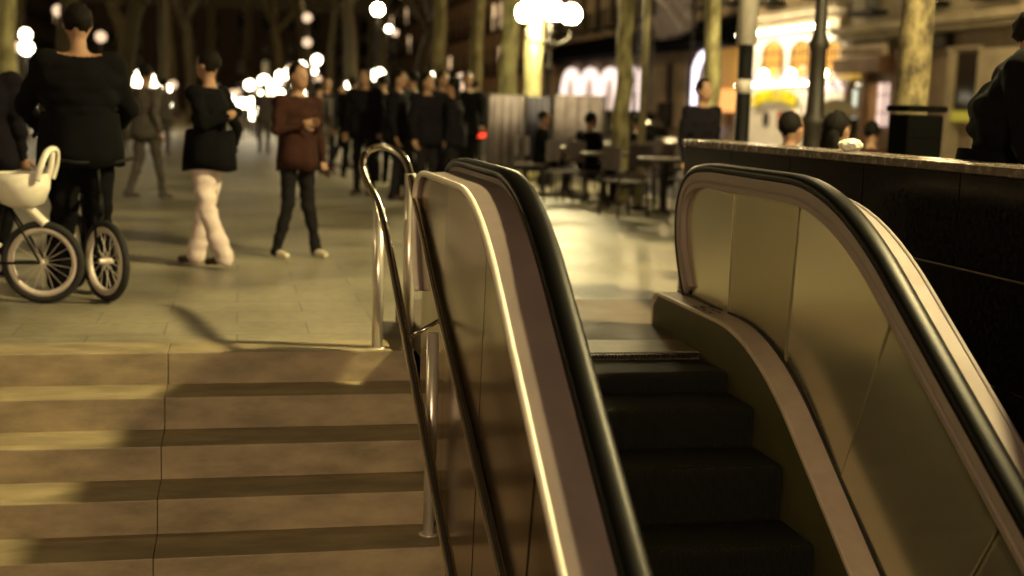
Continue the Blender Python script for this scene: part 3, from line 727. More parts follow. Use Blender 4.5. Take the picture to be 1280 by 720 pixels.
bm, g = arch_bm(1064, 1078, 104, 165, -.1, .02, flat=.4); obj('arched_door', bm, m_glass, e2, world=True)
bm = B(); frect(bm, 1067, 1072, 112, 148, .03, .05); obj('door_light', bm, emis('greenish_white', (.85, .9, .7), .8), e2, world=True)
bm = B(); frect(bm, 1083, 1096, 104, 178, -.1, .0); obj('door_jamb', bm, mat('lit_jamb', (.5, .3, .18), .7), e2, world=True)
bm = B(); frect(bm, 1096, 1116, 104, 158, -.1, .0); f = obj('shop_window', bm, emis('shop_warm', (1, .72, .6), .9), e2, world=True)
bm = B(); frect(bm, 1096, 1116, 118, 119.5, .0, .04); frect(bm, 1096, 1116, 140, 141.5, .0, .04); frect(bm, 1105, 1106, 104, 158, .0, .04); obj('window_bars', bm, m_wood, f, world=True)
bm = B(); frect(bm, 1192, 1222, 66, 138, -.2, .0); f = obj('doorway', bm, m_glass, e2, world=True)
bm = B(); frect(bm, 1188, 1192, 62, 200, -.1, .1); frect(bm, 1222, 1226, 62, 200, -.1, .1); frect(bm, 1188, 1226, 58, 62, -.1, .12); obj('door_frame', bm, m_stone, f, world=True)
bm = B(); frect(bm, 1192, 1222, 139, 152, .0, .1); obj('yellow_sign', bm, emis('yellow_dim', (.7, .6, .05), .25), e2, world=True)
bm = B(); frect(bm, 1160, 1186, 35, 60, -.2, .1); obj('dark_fascia', bm, m_glass, e2, world=True)
# --- long dark building
ya3, yb3 = yb+.01, fz(690, 100).y
e3 = empty('arcade_building', (FX, (ya3+yb3)/2, 0), 'brown building with a black awning and lit white arches left of the bar', 'building')
za = fz(800, 66).z
bm = B(); bx(bm, FX+.2, FX+8, ya3, yb3, 0, za+1.2); obj('ground_floor_wall', bm, m_stone2, e3, world=True)
upper_floors(e3, FX, ya3, yb3, za+1.2, 22, m_stone2, 0, 1, .05)
bm = B()
v = [(FX+.2, ya3+1, za+1.15), (FX+.2, yb3, za+1.15), (FX-1.8, yb3, za+.2), (FX-1.8, ya3+1, za+.2), (FX-1.8, yb3, za-.1), (FX-1.8, ya3+1, za-.1), (FX+.2, yb3, za-.1), (FX+.2, ya3+1, za-.1)]
vv = [bm.verts.new(q) for q in v]
for f_ in ((0, 1, 2, 3), (3, 2, 4, 5), (5, 4, 6, 7), (0, 3, 5, 7), (1, 2, 4, 6)): bm.faces.new([vv[i] for i in f_])
obj('awning', bm, m_awn, e3, world=True)
for x0, x1 in ((705, 722), (727, 747), (752, 772), (785, 797)):
    bm, g = arch_bm(x0, x1, 90, 160, -.2, .0, flat=.9); f = obj('arched_window', bm, emis('arch_inside', (1, .75, .62), .35), e3, world=True)
    bm = B(); arch_line(bm, g[0], g[1], g[2], g[3], .9, FX-.08, .28); obj('lit_arch_trim', bm, e_arch, f, world=True)
bm = B(); q = fz(885, 108); yc = q.y; arch_line(bm, yc, 1.5, q.z, q.z-2.2, 1.0, FX-.15, .17); obj('lit_arch_trim', bm, emis('arch_cold', (.95, .85, 1), 2.2), e3, world=True)
bm = B(); frect(bm, 905, 925, 112, 140, .0, .4); obj('orange_light_box', bm, emis('orange_box', (1, .42, .12), 1.1), e3, world=True)
bm = B(); frect(bm, 905, 938, 60, 112, .0, .2); obj('amber_wall', bm, emis('amber_dim', (1, .5, .1), .22), e3, world=True)
for x0 in (820, 846, 897): 
    bm = B(); frect(bm, x0, x0+14, 80, 160, .0, .15); obj('pilaster', bm, m_stone2, e3, world=True)
bm = B(); frect(bm, 826, 842, 128, 160, .0, .2); obj('dark_window', bm, m_glass, e3, world=True)
# white plastic sheet hanging from scaffold above the awning
a = atX(817, -14, 15); b = atX(866, 42, 15)
bm = B(); n = 14; g_ = [[None]*(n+1) for _ in range(n+1)]
for i in range(n+1):
    for j in range(n+1):
        y = a.y+(b.y-a.y)*i/n; z = b.z+(a.z-b.z)*j/n
        g_[i][j] = bm.verts.new((15+.10*sin(i*.9+j*.8)+.05*sin(j*2.1-i), y, z-.12*sin(pi*i/n)*(1-j/n)+.1*(i/n)))
for i in range(n):
    for j in range(n): bm.faces.new((g_[i][j], g_[i+1][j], g_[i+1][j+1], g_[i][j+1]))
bmesh.ops.solidify(bm, geom=bm.faces[:], thickness=.01)
e = empty('hanging_banner', (15, (a.y+b.y)/2, 0), 'wrinkled grey plastic banner hanging above the black awning', 'banner')
obj('sheet', bm, m_sheet, e, True, world=True)
bm = B(); 
for yy in (a.y-.15, b.y+.0): tube(bm, [(15, yy, 0), (15, yy, a.z+.3)], .05, 8)
tube(bm, [(15, a.y-.15, a.z+.2), (15, b.y, a.z+.2)], .04, 8); tube(bm, [(15, a.y, b.z), (15, b.y, b.z)], .035, 8)
obj('support_frame', bm, m_iron, e, True, world=True)
# --- far right-row building and left side buildings
e4 = empty('salmon_building', (FX, 125, 0), 'salmon coloured building far down the right side of the street', 'building')
upper_floors(e4, FX, yb3+.02, 200, 0, 22, m_salmon, 0, 1, .1)
for k, (a_, b_, mm, nm) in enumerate(((-30, 60, m_stone2, 'long dark building along the left side of the street, near end'), (60.02, 120, m_salmon, 'pinkish building along the left side of the street'), (120.02, 200, m_stone2, 'dark building far down the left side of the street'))):
    e = empty('building', (-26, (a_+b_)/2, 0), nm, 'building'); upper_floors(e, -26, a_, b_, 0, 20, mm, 0, -1, .04)
bm = B(); bx(bm, -26, 21, 215, 225, 0, 16)
e = empty('building', (0, 215, 0), 'dark building closing the far end of the street', 'building'); obj('wall', bm, m_stone2, e, world=True)
for i in range(12):
    for k in range(4):
        bm = B(); bx(bm, -24+i*4, -22.8+i*4, 214.9, 215.01, 2+k*3.6, 4.2+k*3.6); obj('window', bm, m_glass, e, world=True)
# ------------------------------------------------------------------ people
def capsule(bm, a, b, ra, rb, n=3):
    a = Vector(a); b = Vector(b); L = (b-a).length; m = max(2, int(L/.05))
    for i in range(m+1):
        t = i/m; ball(bm, a.lerp(b, t), ra+(rb-ra)*t, sub=2)
def person_mesh(P):
    """P: dict of joints in metres (figure facing -Y, z up, height about 1.72) -> one continuous body mesh"""
    bm = B(); J = P
    w_ = J.get('w', 1)
    pel, ch_, nk, hd = Vector(J['pelvis']), Vector(J['chest']), Vector(J['neck']), Vector(J['head'])
    for t, sx, sy in ((0, .165, .115), (.25, .155, .11), (.5, .15, .105), (.75, .17, .115), (1, .185, .12), (1.15, .17, .10)):
        ball(bm, pel.lerp(ch_, t), 1, (sx*w_, sy*w_, .11), 3)
    capsule(bm, ch_+(nk-ch_)*.5, nk, .07*w_, .055); capsule(bm, nk, hd-Vector((0, 0, .06)), .052, .052)
    ball(bm, hd, 1, (.075, .092, .112), 3); ball(bm, hd+Vector((0, -.035, -.06)), 1, (.055, .06, .055), 3)      # skull, jaw
    f = J.get('face', Vector((0, -1, 0)))
    ball(bm, hd+f*.098+Vector((0, 0, -.015)), 1, (.014, .02, .022), 2)                                             # nose
    for s in (-1, 1): ball(bm, hd+Vector((s*.078, .005, -.01)), 1, (.012, .02, .03), 2)                            # ears
    for s, k in ((-1, 'L'), (1, 'R')):
        sh, el, wr = Vector(J['sh'+k]), Vector(J['el'+k]), Vector(J['wr'+k])
        capsule(bm, ch_+Vector((s*.08, 0, .07)), sh, .075*w_, .068*w_); capsule(bm, sh, el, .058*w_, .045*w_); capsule(bm, el, wr, .043*w_, .03*w_)
        hp_, kn, an = Vector(J['hip'+k]), Vector(J['kn'+k]), Vector(J['an'+k]); jw = J.get('leg', 1)
        capsule(bm, hp_, kn, .092*jw, .062*jw); capsule(bm, kn, an, .06*jw, .045*jw*J.get('cuff', 1))
        td = Vector(J.get('toe'+k, (0, -1, 0)))
        capsule(bm, an+Vector((0, 0, -.03))-td*.03, an+td*.15+Vector((0, 0, -.055)), .042, .036)
    me = bpy.data.meshes.new('b'); bm.to_mesh(me); bm.free()
    o = bpy.data.objects.new('tmp', me); C.objects.link(o)
    md = o.modifiers.new('r', 'REMESH'); md.mode = 'VOXEL'; md.voxel_size = .017; md.use_smooth_shade = True
    sm = o.modifiers.new('s', 'SMOOTH'); sm.factor = .5; sm.iterations = 4
    bpy.context.view_layer.update()
    m2 = bpy.data.meshes.new_from_object(o.evaluated_get(bpy.context.evaluated_depsgraph_get())); bpy.data.objects.remove(o)
    # hands: palm and five bent fingers, joined to the wrist
    bm = B(); bm.from_mesh(m2); n0 = len(bm.faces)
    for s, k in ((-1, 'L'), (1, 'R')):
        el, wr = Vector(J['el'+k]), Vector(J['wr'+k]); d = (wr-el).normalized(); side = d.cross(Vector((0, -1, 0) if abs(d.y) < .9 else (0, 0, 1))).normalized()
        pn = d.cross(side).normalized(); cup = pn*(-1 if pn.y > 0 else 1)
        rot = Matrix((side, pn, d)).transposed().to_4x4()
        ball(bm, wr+d*.045, 1, (.038, .018, .055), 2, rot=rot)
        for i, (u, L) in enumerate(((-.028, .065), (-.010, .078), (.010, .074), (.028, .058))):
            a0 = wr+d*.085+side*u; tube(bm, [a0, a0+d*L*.4+cup*.006, a0+d*L*.75+cup*.022, a0+d*L*.9+cup*.04], [.009, .0085, .0075, .006], 6)
        a0 = wr+d*.03+side*(-.034*s); tube(bm, [a0, a0+d*.025-side*s*.022+cup*.008, a0+d*.055-side*s*.026+cup*.02], [.011, .010, .008], 6)
    return bm, n0
def person(label, loc, rz, J, top, legs, h=1., hairlong=False, shoe=None, group=None, name='person', skin_arm=False, cap=False):
    bm, n0 = person_mesh(J)
    hd = Vector(J['head']); nk = Vector(J['neck']); pz = Vector(J['pelvis']).z-.02
    sh_ = shoe or m_shoe
    lowc = Vector(J['pelvis'])
    bm.faces.ensure_lookup_table()
    segs = [('leg', Vector(J['hip'+k]), Vector(J['kn'+k])) for k in 'LR']+[('leg', Vector(J['kn'+k]), Vector(J['an'+k])) for k in 'LR']
    segs += [('arm', Vector(J['sh'+k]), Vector(J['el'+k])) for k in 'LR']+[('fore', Vector(J['el'+k]), Vector(J['wr'+k])) for k in 'LR']
    segs += [('torso', lowc+Vector((0, 0, .03)), Vector(J['chest'])), ('head', nk+Vector((0, 0, .03)), hd+Vector((0, 0, .05)))]
    segs += [('foot', Vector(J['an'+k])+Vector((0, 0, -.03)), Vector(J['an'+k])+Vector(J.get('toe'+k, (0, -1, 0)))*.15+Vector((0, 0, -.055))) for k in 'LR']
    wid = {'torso': .15, 'leg': .07, 'arm': .05, 'fore': .04, 'head': .08, 'foot': .04}
    def dist(p, a, b):
        ab = b-a; t = max(0, min(1, (p-a).dot(ab)/ab.length_squared)); return (p-(a+ab*t)).length
    for f in bm.faces:
        c = f.calc_center_median()
        if f.index >= n0: f.material_index = 2; continue
        k = min(segs, key=lambda s_: dist(c, s_[1], s_[2])-wid[s_[0]])[0]
        if k == 'leg' and any(s_[0] == 'fore' and dist(c, s_[1], s_[2]) < .055 for s_ in segs): k = 'fore'
        if k == 'torso' and c.z < lowc.z-.03: k = 'leg'
        if k == 'leg' and c.z > lowc.z-.02 and J['knL'][2] < lowc.z-.2: k = 'torso'
        f.material_index = {'torso': 0, 'arm': 0, 'fore': 2 if skin_arm else 0, 'leg': 1, 'head': 2, 'foot': 3}[k]
    from mathutils import noise
    bm.normal_update(); so = random.uniform(0, 90)
    for v in bm.verts:
        if v.link_faces and all(f.material_index in (0, 1) for f in v.link_faces):
            c = v.co; v.co = c+v.normal*(.016*noise.noise(Vector((c.x*9+so, c.y*9, c.z*14)))+.005*noise.noise(Vector((c.x*4, c.y*4+so, c.z*20)))+.008)
    if J['knL'][2] < lowc.z-.2:
        n = 26; rg = []
        w_ = max(J.get('w', 1)*(.90 if J.get('w', 1) > 1.2 else 1), J.get('leg', 1)*1.05)
        for zz, sc in ((lowc.z+.16, .98), (lowc.z+.05, 1.04), (lowc.z-.05, 1.10), (lowc.z-.15, 1.12), (lowc.z-.145, 1.04)):
            rg.append([bm.verts.new((lowc.x+.172*w_*sc*(1+.03*sin(5*2*pi*i/n+so))*cos(2*pi*i/n), lowc.y+.158*w_*sc*(1+.03*sin(7*2*pi*i/n))*sin(2*pi*i/n), zz+.012*sin(3*2*pi*i/n+so))) for i in range(n)])
        for a_, b_ in zip(rg, rg[1:]):
            for i in range(n): bm.faces.new((a_[i], a_[(i+1) % n], b_[(i+1) % n], b_[i])).material_index = 0
    me = bpy.data.meshes.new('person'); bm.to_mesh(me); bm.free()
    for m in (top, legs, m_skin, sh_): me.materials.append(m)
    for p_ in me.polygons: p_.use_smooth = True
    o = bpy.data.objects.new('person', me); C.objects.link(o); o.location = loc; o.rotation_euler = (0, 0, rz); o.scale = (h, h, h)
    tag(o, label, 'person', group)
    # hair
    bm = B(); ball(bm, hd+Vector((0, .02, .02)), 1, (.083, .094, .104), 3)
    for v in bm.verts:
        if v.co.y > hd.y+.02 and v.co.z < hd.z-.02: v.co.y -= .012
    dv = [v for v in bm.verts if v.co.y-hd.y < -.055 and v.co.z-hd.z < .055 or v.co.z-hd.z < (-.05 if not hairlong else -.07) and v.co.y-hd.y < .0]
    bmesh.ops.delete(bm, geom=dv, context='VERTS')
    if hairlong: ball(bm, hd+Vector((0, .07, -.1)), 1, (.08, .04, .14), 3)
    for v in bm.verts: v.co += Vector((random.uniform(-1, 1), random.uniform(-1, 1), random.uniform(-1, 1)))*.007
    obj('hair', bm, m_hair, o, True)
    # eyes and mouth
    bm = B()
    for s in (-1, 1): ball(bm, hd+Vector((s*.028, -.083, .004)), 1, (.011, .008, .006), 1)
    obj('eyes', bm, m_dark, o)
    bm = B(); ball(bm, hd+Vector((0, -.092, -.062)), 1, (.022, .006, .005), 1); obj('mouth', bm, mat('lips', (.3, .1, .08), .5), o)
    return o
def stand(**k):
    J = dict(pelvis=(0, 0, .93), chest=(0, 0, 1.28), neck=(0, 0, 1.45), head=(0, -.02, 1.60),
             shL=(-.185, 0, 1.37), shR=(.185, 0, 1.37), elL=(-.235, .02, 1.09), elR=(.235, .02, 1.09), wrL=(-.24, -.05, .86), wrR=(.24, -.05, .86),
             hipL=(-.09, 0, .9), hipR=(.09, 0, .9), knL=(-.10, -.02, .49), knR=(.10, -.02, .49), anL=(-.11, .02, .085), anR=(.11, .02, .085))
    J.update(k); return J
def walk(a=.28, **k):
    J = stand(knL=(-.09, -.16*a/.28, .50), anL=(-.09, -a, .085), knR=(.09, .03, .48), anR=(.09, a, .11), elL=(-.23, .1, 1.1), wrL=(-.23, .02, .88), elR=(.23, -.05, 1.1), wrR=(.22, -.2, .93))
    J.update(k); return J
# person in black jacket and pale trousers, walking
p = gnd(262, 10.2)
person('person in a black jacket and pale trousers walking on the plaza', p, radians(235), walk(.2, leg=1.12, cuff=1.5, knL=(-.09, -.1, .5), elR=(.24, .12, 1.13), wrR=(.10, .22, 1.2), elL=(-.29, .06, 1.1), wrL=(-.33, -.02, .88)), m_black, m_white, .98)
p = gnd(372, 10.9)
person('person in a brown top and dark trousers standing with feet apart', p, radians(30), stand(anL=(-.17, .05, .085), anR=(.17, -.05, .085), elL=(-.25, -.06, 1.12), wrL=(-.08, -.2, 1.18), leg=.95), m_brown, m_denim, .95, shoe=m_shoew)
# cyclist standing beside small bicycle
p = gnd(100, 8.75)
person('tall person in black standing over the small wheeled bicycle', p, radians(195), stand(w=1.32, leg=1.25, cuff=1.3, anL=(-.13, .05, .085), anR=(.13, -.1, .085), elL=(-.3, -.08, 1.12), wrL=(-.22, -.28, .98), elR=(.3, -.1, 1.12), wrR=(.2, -.28, 1.0), head=(0, -.04, 1.62)), m_black, m_black, 1.09)
p = gnd(-18, 9.6)
person('person in dark clothes at the left edge behind the white bicycle', p, radians(170), stand(w=1.2, leg=1.1), m_navy, m_black, 1.0)
# dark crowd beyond the handrail
base = None; rnd = random.Random(11)
cg = 'dark-clothed people of the crowd beyond the handrail'
cr = [(440, 22), (456, 18.5), (478, 21), (497, 17.5), (515, 20), (533, 17.0), (552, 19.5), (566, 17.2), (583, 20.5), (545, 24), (505, 26), (465, 27), (425, 26), (408, 24), (592, 25)]
var = [person('dark-clothed person in the crowd beyond the looped handrail', (0, 0, 0), 0, walk(.2), m_black, m_black, 1.03, group=cg),
       person('dark-clothed person in the crowd beyond the looped handrail', (0, 0, 0), 0, stand(w=1.15), m_navy, m_denim, 1.06, group=cg, hairlong=True)]
def cp(src, loc, rz, s, label=None, group=None):
    o = src.copy(); C.objects.link(o); o.location = loc; o.rotation_euler = (0, 0, rz); o.scale = (s, s, s)
    for ch in src.children: c = ch.copy(); C.objects.link(c); c.parent = o
    if label: o['label'] = label
    if group: o['group'] = group
    return o
for i, (px, Y) in enumerate(cr):
    src = var[i % 2]; q = gnd(px, Y); rz = rnd.uniform(0, 6.28); s = rnd.uniform(.98, 1.1)
    if i < 2: src.location = q; src.rotation_euler = (0, 0, rz)
    else: cp(src, q, rz, s)
# far pale strollers between the first figures
far = person('distant person in grey walking far behind the cyclist', gnd(182, 17), 2.5, walk(.22), m_greyc, m_greyc, 1.0, group='distant strollers in grey')
for px, Y in ((205, 30), (330, 32), (398, 23), (148, 32)):
    cp(far, gnd(px, Y), rnd.uniform(0, 6.28), rnd.uniform(.95, 1.05), 'distant stroller in grey between the walking people', 'distant strollers in grey, spread out')
# people beyond the wall
p = gnd(877, 12.3)
person('person in dark top standing behind the far end of the parapet wall', p, radians(20), stand(w=1.05), m_navy, m_denim, .97)
SIT = dict(pelvis=(0, 0, .50), chest=(0, -.03, .86), neck=(0, -.04, 1.03), head=(0, -.07, 1.18), shL=(-.185, -.02, .95), shR=(.185, -.02, .95), elL=(-.23, -.12, .70), elR=(.23, -.12, .70), wrL=(-.15, -.33, .62), wrR=(.15, -.33, .62),
           hipL=(-.09, -.02, .47), hipR=(.09, -.02, .47), knL=(-.11, -.44, .50), knR=(.11, -.44, .50), anL=(-.11, -.42, .085), anR=(.11, -.42, .085))
q = gnd(1010, 8.6); rzb = radians(112)
bench = empty('bench', (q.x, q.y, 0), 'stone bench behind the parapet wall carrying two seated people', 'bench', rz=rzb)
bm = B(); bx(bm, -.9, .9, -.2, .25, .36, .42, .01); obj('seat', bm, m_kerb, bench)
for sx in (-.7, .7):
    bm = B(); bx(bm, sx-.08, sx+.08, -.15, .2, 0, .36, .01); obj('leg', bm, m_kerb, bench)
Rb = Matrix.Rotation(rzb, 4, 'Z')
for dx, lb, tp, s, hl in ((.22, 'seated person in brown behind the parapet wall, left one of the pair', m_brown, 1.04, False), (-.22, 'seated person with long dark hair and pale grey shirt behind the parapet wall', mat('pale_shirt', (.3, .27, .22), .9), 1.05, True)):
    v_ = Rb @ Vector((dx, -.0, .0)); person(lb, (q.x+v_.x, q.y+v_.y, 0), rzb, dict(SIT), tp, m_denim, s, hairlong=hl)
q = gnd(1090, 12.5)
bench2 = empty('bench', (q.x, q.y, 0), 'stone bench left of the litter bin with one seated person', 'bench', rz=2.6)
bm = B(); bx(bm, -.6, .6, -.2, .25, .36, .42, .01); obj('seat', bm, m_kerb, bench2)
for sx in (-.45, .45):
    bm = B(); bx(bm, sx-.08, sx+.08, -.15, .2, 0, .36, .01); obj('leg', bm, m_kerb, bench2)
person('seated person in dark clothes left of the litter bin', (q.x, q.y, 0), 2.6, dict(SIT), m_brown, m_black, 1.0)
# big silhouette at right edge
p = atY(1284, 150, 5.5)
person('person in a thick black coat standing close behind the parapet wall at the right edge', (p.x, p.y, 0), radians(60), stand(w=2.1, leg=1.5, elL=(-.44, -.02, 1.1), elR=(.44, -.02, 1.1), wrL=(-.3, -.2, 1.0), wrR=(.3, -.2, 1.0), shL=(-.27, 0, 1.40), shR=(.27, 0, 1.40)), m_black, m_black, 1.08)
# ------------------------------------------------------------------ bicycles
def wheel(parent, c, R, ax, name='wheel', rimw=.02, disc=False):
    """c centre, ax axle direction (unit) in local coords"""
    e = empty(name, c, None, None); e.parent = parent
    ax = Vector(ax).normalized(); u = Vector((0, 0, 1)); v = ax.cross(u).normalized()
    cir = lambda r, n=36: [(u*cos(2*pi*i/n)+v*sin(2*pi*i/n))*r for i in range(n)]
    bm = B(); tube(bm, cir(R-.024), .024, 10, closed=True); obj('tyre', bm, m_tyre, e, True)
    bm = B(); tube(bm, cir(R-.058), rimw, 8, closed=True); obj('rim', bm, m_alloy, e, True)
    bm = B()
    for i in range(18):
        a = 2*pi*i/18; tube(bm, [ax*.02*(1 if i % 2 else -1), (u*cos(a)+v*sin(a))*(R-.06)], .002, 4)
    tube(bm, [-ax*.05, ax*.05], .018, 10); obj('spokes', bm, m_alloy, e)
    return e
def bicycle(loc, rz, label, R, base, fm, steer=0., basket=None, wide=.02):
    e = empty('bicycle', loc, label, 'bicycle', rz=rz)
    fwd = Vector((1, 0, 0)); h = R
    wheel(e, (0, 0, R), R, (0, 1, 0), rimw=wide); wheel(e, (base, 0, R), R, (sin(-steer), cos(steer), 0), rimw=wide)
    bm = B(); bb_ = (base*.42, 0, R*.95); seat = (base*.27, 0, R+.38); head = (base*.83, 0, R+.42); hl = (base*.87, 0, R+.28)
    for a, b, r in ((bb_, seat, .017), (bb_, hl, .019), (seat, head, .017), (head, hl, .02)): tube(bm, [a, b], r, 8)
    for s in (-.05, .05): tube(bm, [(0, s, R), (bb_[0], s*.5, bb_[2])], .009, 6); tube(bm, [(0, s, R), (seat[0], s*.3, seat[2]-.03)], .008, 6)
    obj('frame', bm, fm, e, True)
    bm = B()
    for s in (-.05, .05): tube(bm, [(hl[0], s*.8, hl[2]), (base*.95, s, R+.1), (base, s, R)], .011, 6)
    obj('fork', bm, fm, e, True)
    bm = B(); tube(bm, [head, (base*.78, 0, R+.62)], .014, 8); st_ = Vector((base*.78, 0, R+.62))
    sd = Vector((sin(-steer), cos(steer), 0)); tube(bm, [st_-sd*.28+Vector((-.08, 0, .02)), st_-sd*.14, st_+sd*.14, st_+sd*.28+Vector((-.08, 0, .02))], .012, 8)
    obj('handlebar', bm, m_bkpaint, e, True)
    bm = B(); ball(bm, (seat[0]-.04, 0, seat[2]+.14), 1, (.13, .07, .03), 2); tube(bm, [seat, (seat[0]-.02, 0, seat[2]+.12)], .013, 8); obj('saddle', bm, m_bkpaint, e, True)
    bm = B(); lathe(bm, [(.08, -.005), (.08, .005)], 20, bb_, (0, 1, 0)); tube(bm, [(bb_[0], -.07, bb_[2]), (bb_[0]+.1, -.08, bb_[2]-.13)], .009, 6); tube(bm, [(bb_[0], .07, bb_[2]), (bb_[0]-.1, .08, bb_[2]+.13)], .009, 6); obj('crank', bm, m_alloy, e, True)
    if basket:
        bm = B(); x, z = basket
        for k in range(5): r_ = .15+.012*k; zz = z+k*.05; tube(bm, [(x-r_, -r_, zz), (x+r_, -r_, zz), (x+r_, r_, zz), (x-r_, r_, zz)], .008, 6, closed=True)
        for i in range(-3, 4):
            for s in (-1, 1): tube(bm, [(x+i*.05, s*.15, z), (x+i*.05, s*.2, z+.2)], .006, 5); tube(bm, [(x+s*.15, i*.05, z), (x+s*.2, i*.05, z+.2)], .006, 5)
        obj('basket', bm, m_wplast, e, True)
    return e
# bike with one nearly side-on wheel (frame runs out of the picture) and white child seat
q = gnd(50, 8.35)
bk = bicycle((q.x, q.y, 0), radians(168), 'bicycle with a white child seat, cut by the left edge of the photo', .262, .78, m_bkpaint, .1, None, .022)
bm = B()
lathe(bm, [(.06, .60), (.13, .63), (.165, .72), (.175, .82), (.165, .82), (.15, .73), (.11, .66), (.0, .645)], 24, (.12, 0, 0))
tube(bm, smoothcurve([(-.02, -.13, .78), (-.05, -.13, .88), (-.07, -.07, .96), (-.07, .07, .96), (-.05, .13, .88), (-.02, .13, .78)], 5), .02, 10)
tube(bm, smoothcurve([(-.03, 0, .78), (-.06, 0, .86), (-.07, 0, .95)], 5), .02, 10)
tube(bm, smoothcurve([(.10, 0, .62), (.04, 0, .56), (-.02, 0, .50)], 5), .03, 8)
obj('child_seat', bm, m_wplast, bk, True)
q = gnd(128, 8.45)
bicycle((q.x-.25, q.y+.62, 0), radians(-68), 'small wheeled dark bicycle turned towards the stairs, beside the person in black', .262, .70, m_bkpaint, .25, None, .024)
# ------------------------------------------------------------------ terrace
def chair(loc, rz, label, group):
    e = empty('terrace_chair', loc, label, 'chair', group, rz)
    bm = B(); bx(bm, -.22, .22, -.22, .22, .43, .46, .01); obj('seat', bm, m_mauve, e)
    bm = B(); bx(bm, -.22, .22, .20, .225, .58, .88, .01); obj('backrest', bm, m_mauve, e)
    for sx in (-.2, .2):
        for sy in (-.2, .21):
            bm = B(); tube(bm, [(sx*1.08, sy*1.1, 0), (sx, sy, .45 if sy < 0 else .88)], .013, 6); obj('leg', bm, m_iron, e)
    return e
def cptree(o, loc, rz):
    c = o.copy(); C.objects.link(c); c.location = loc; c.rotation_euler = (0, 0, rz)
    for ch in o.children: d = ch.copy(); C.objects.link(d); d.parent = c
    return c
def table(loc, label, group):
    e = empty('terrace_table', loc, label, 'table', group)
    bm = B(); lathe(bm, [(.36, .70), (.37, .71), (.37, .735), (.36, .74)], 28); obj('table_top', bm, m_alu, e)
    bm = B(); tube(bm, [(0, 0, .02), (0, 0, .7)], .03, 10)
    for k in range(4): tube(bm, [(0, 0, .08), (.25*cos(k*pi/2), .25*sin(k*pi/2), .02)], .018, 6)
    obj('pedestal', bm, m_iron, e); return e
tp = [(760, 17.2), (835, 15.6), (712, 19.5), (795, 19.4)]
t0 = None
tl = ['round terrace table in front of the straight plane tree', 'round terrace table just left of the end of the parapet wall', 'round terrace table at the left end of the terrace', 'round terrace table at the back of the terrace']
c0 = None; k_ = 0
for (px, Y), lb in zip(tp, tl):
    q = gnd(px, Y); t = table(q, lb, 'round tables of the terrace') if t0 is None else cptree(t0, q, 0); t['label'] = lb; t0 = t0 or t
    for a in (.4, 2.2, 4.1):
        loc = (q.x+.62*cos(a+Y), q.y+.62*sin(a+Y), 0); rz = a+Y-pi/2
        lab = 'metal chair at the '+lb
        c = chair(loc, rz, lab, 'chairs at the '+lb) if c0 is None else cptree(c0, loc, rz)
        c['label'] = lab; c['group'] = 'chairs at the '+lb; c0 = c0 or c
def screen(x0, x1, Y, ya_, yb_, mt, label):
    a = atY(x0, (ya_+yb_)/2, Y); b = atY(x1, (ya_+yb_)/2, Y); zt_ = atY((x0+x1)/2, ya_, Y).z; zb_ = max(.08, atY((x0+x1)/2, yb_, Y).z)
    e = empty('wind_screen', ((a.x+b.x)/2, Y, 0), label, 'screen', 'fabric wind screens of the terrace')
    bm = B(); n = 20; W = b.x-a.x
    rows = []
    for i in range(n+1):
        x = -W/2+W*i/n; d = .02*sin(i*1.3); rows.append([bm.verts.new((x, d, zb_)), bm.verts.new((x, d+.01, zt_)), bm.verts.new((x, d+.03, zt_)), bm.verts.new((x, d+.03, zb_))])
    for r1, r2 in zip(rows, rows[1:]):
        for k in range(4): bm.faces.new((r1[k], r1[(k+1) % 4], r2[(k+1) % 4], r2[k]))
    bm.faces.new(rows[0]); bm.faces.new(rows[-1]); obj('fabric', bm, mt, e, True)
    for sx in (-W/2-.02, W/2+.02):
        bm = B(); tube(bm, [(sx, 0, 0), (sx, 0, zt_+.04)], .02, 8); bx(bm, sx-.04, sx+.04, -.2, .2, 0, .03); obj('post', bm, m_iron, e)
    return e
screen(611, 655, 22, 119, 212, m_mauve, 'mauve fabric screen, leftmost of the terrace screens')
screen(658, 688, 21.2, 121, 215, m_purple, 'dark purple fabric screen in the middle of the terrace screens')
screen(692, 754, 22.6, 119, 205, m_mauve, 'wide mauve fabric screen below the lit arches')
# seated terrace guests, mere shapes
g0 = None
for px, Y, rz in ((676, 19.8, 1.2), (735, 17.8, 2.0), (800, 18.6, 3.2)):
    q = gnd(px, Y)
    if g0 is None: g0 = person('seated terrace guest in dark clothes at the left end of the terrace', q, rz, dict(SIT), m_black, m_black, 1.0, group='guests sitting on the terrace')
    else: cp(g0, q, rz, 1.0, 'seated terrace guest in dark clothes near the straight plane tree' if px == 735 else 'seated terrace guest in dark clothes at the back table')
    c = cptree(c0, (q.x, q.y, 0), rz); c['label'] = 'metal terrace chair under a seated guest, '+('left end' if px == 676 else 'near the plane tree' if px == 735 else 'back table'); c['group'] = 'chairs under guests'
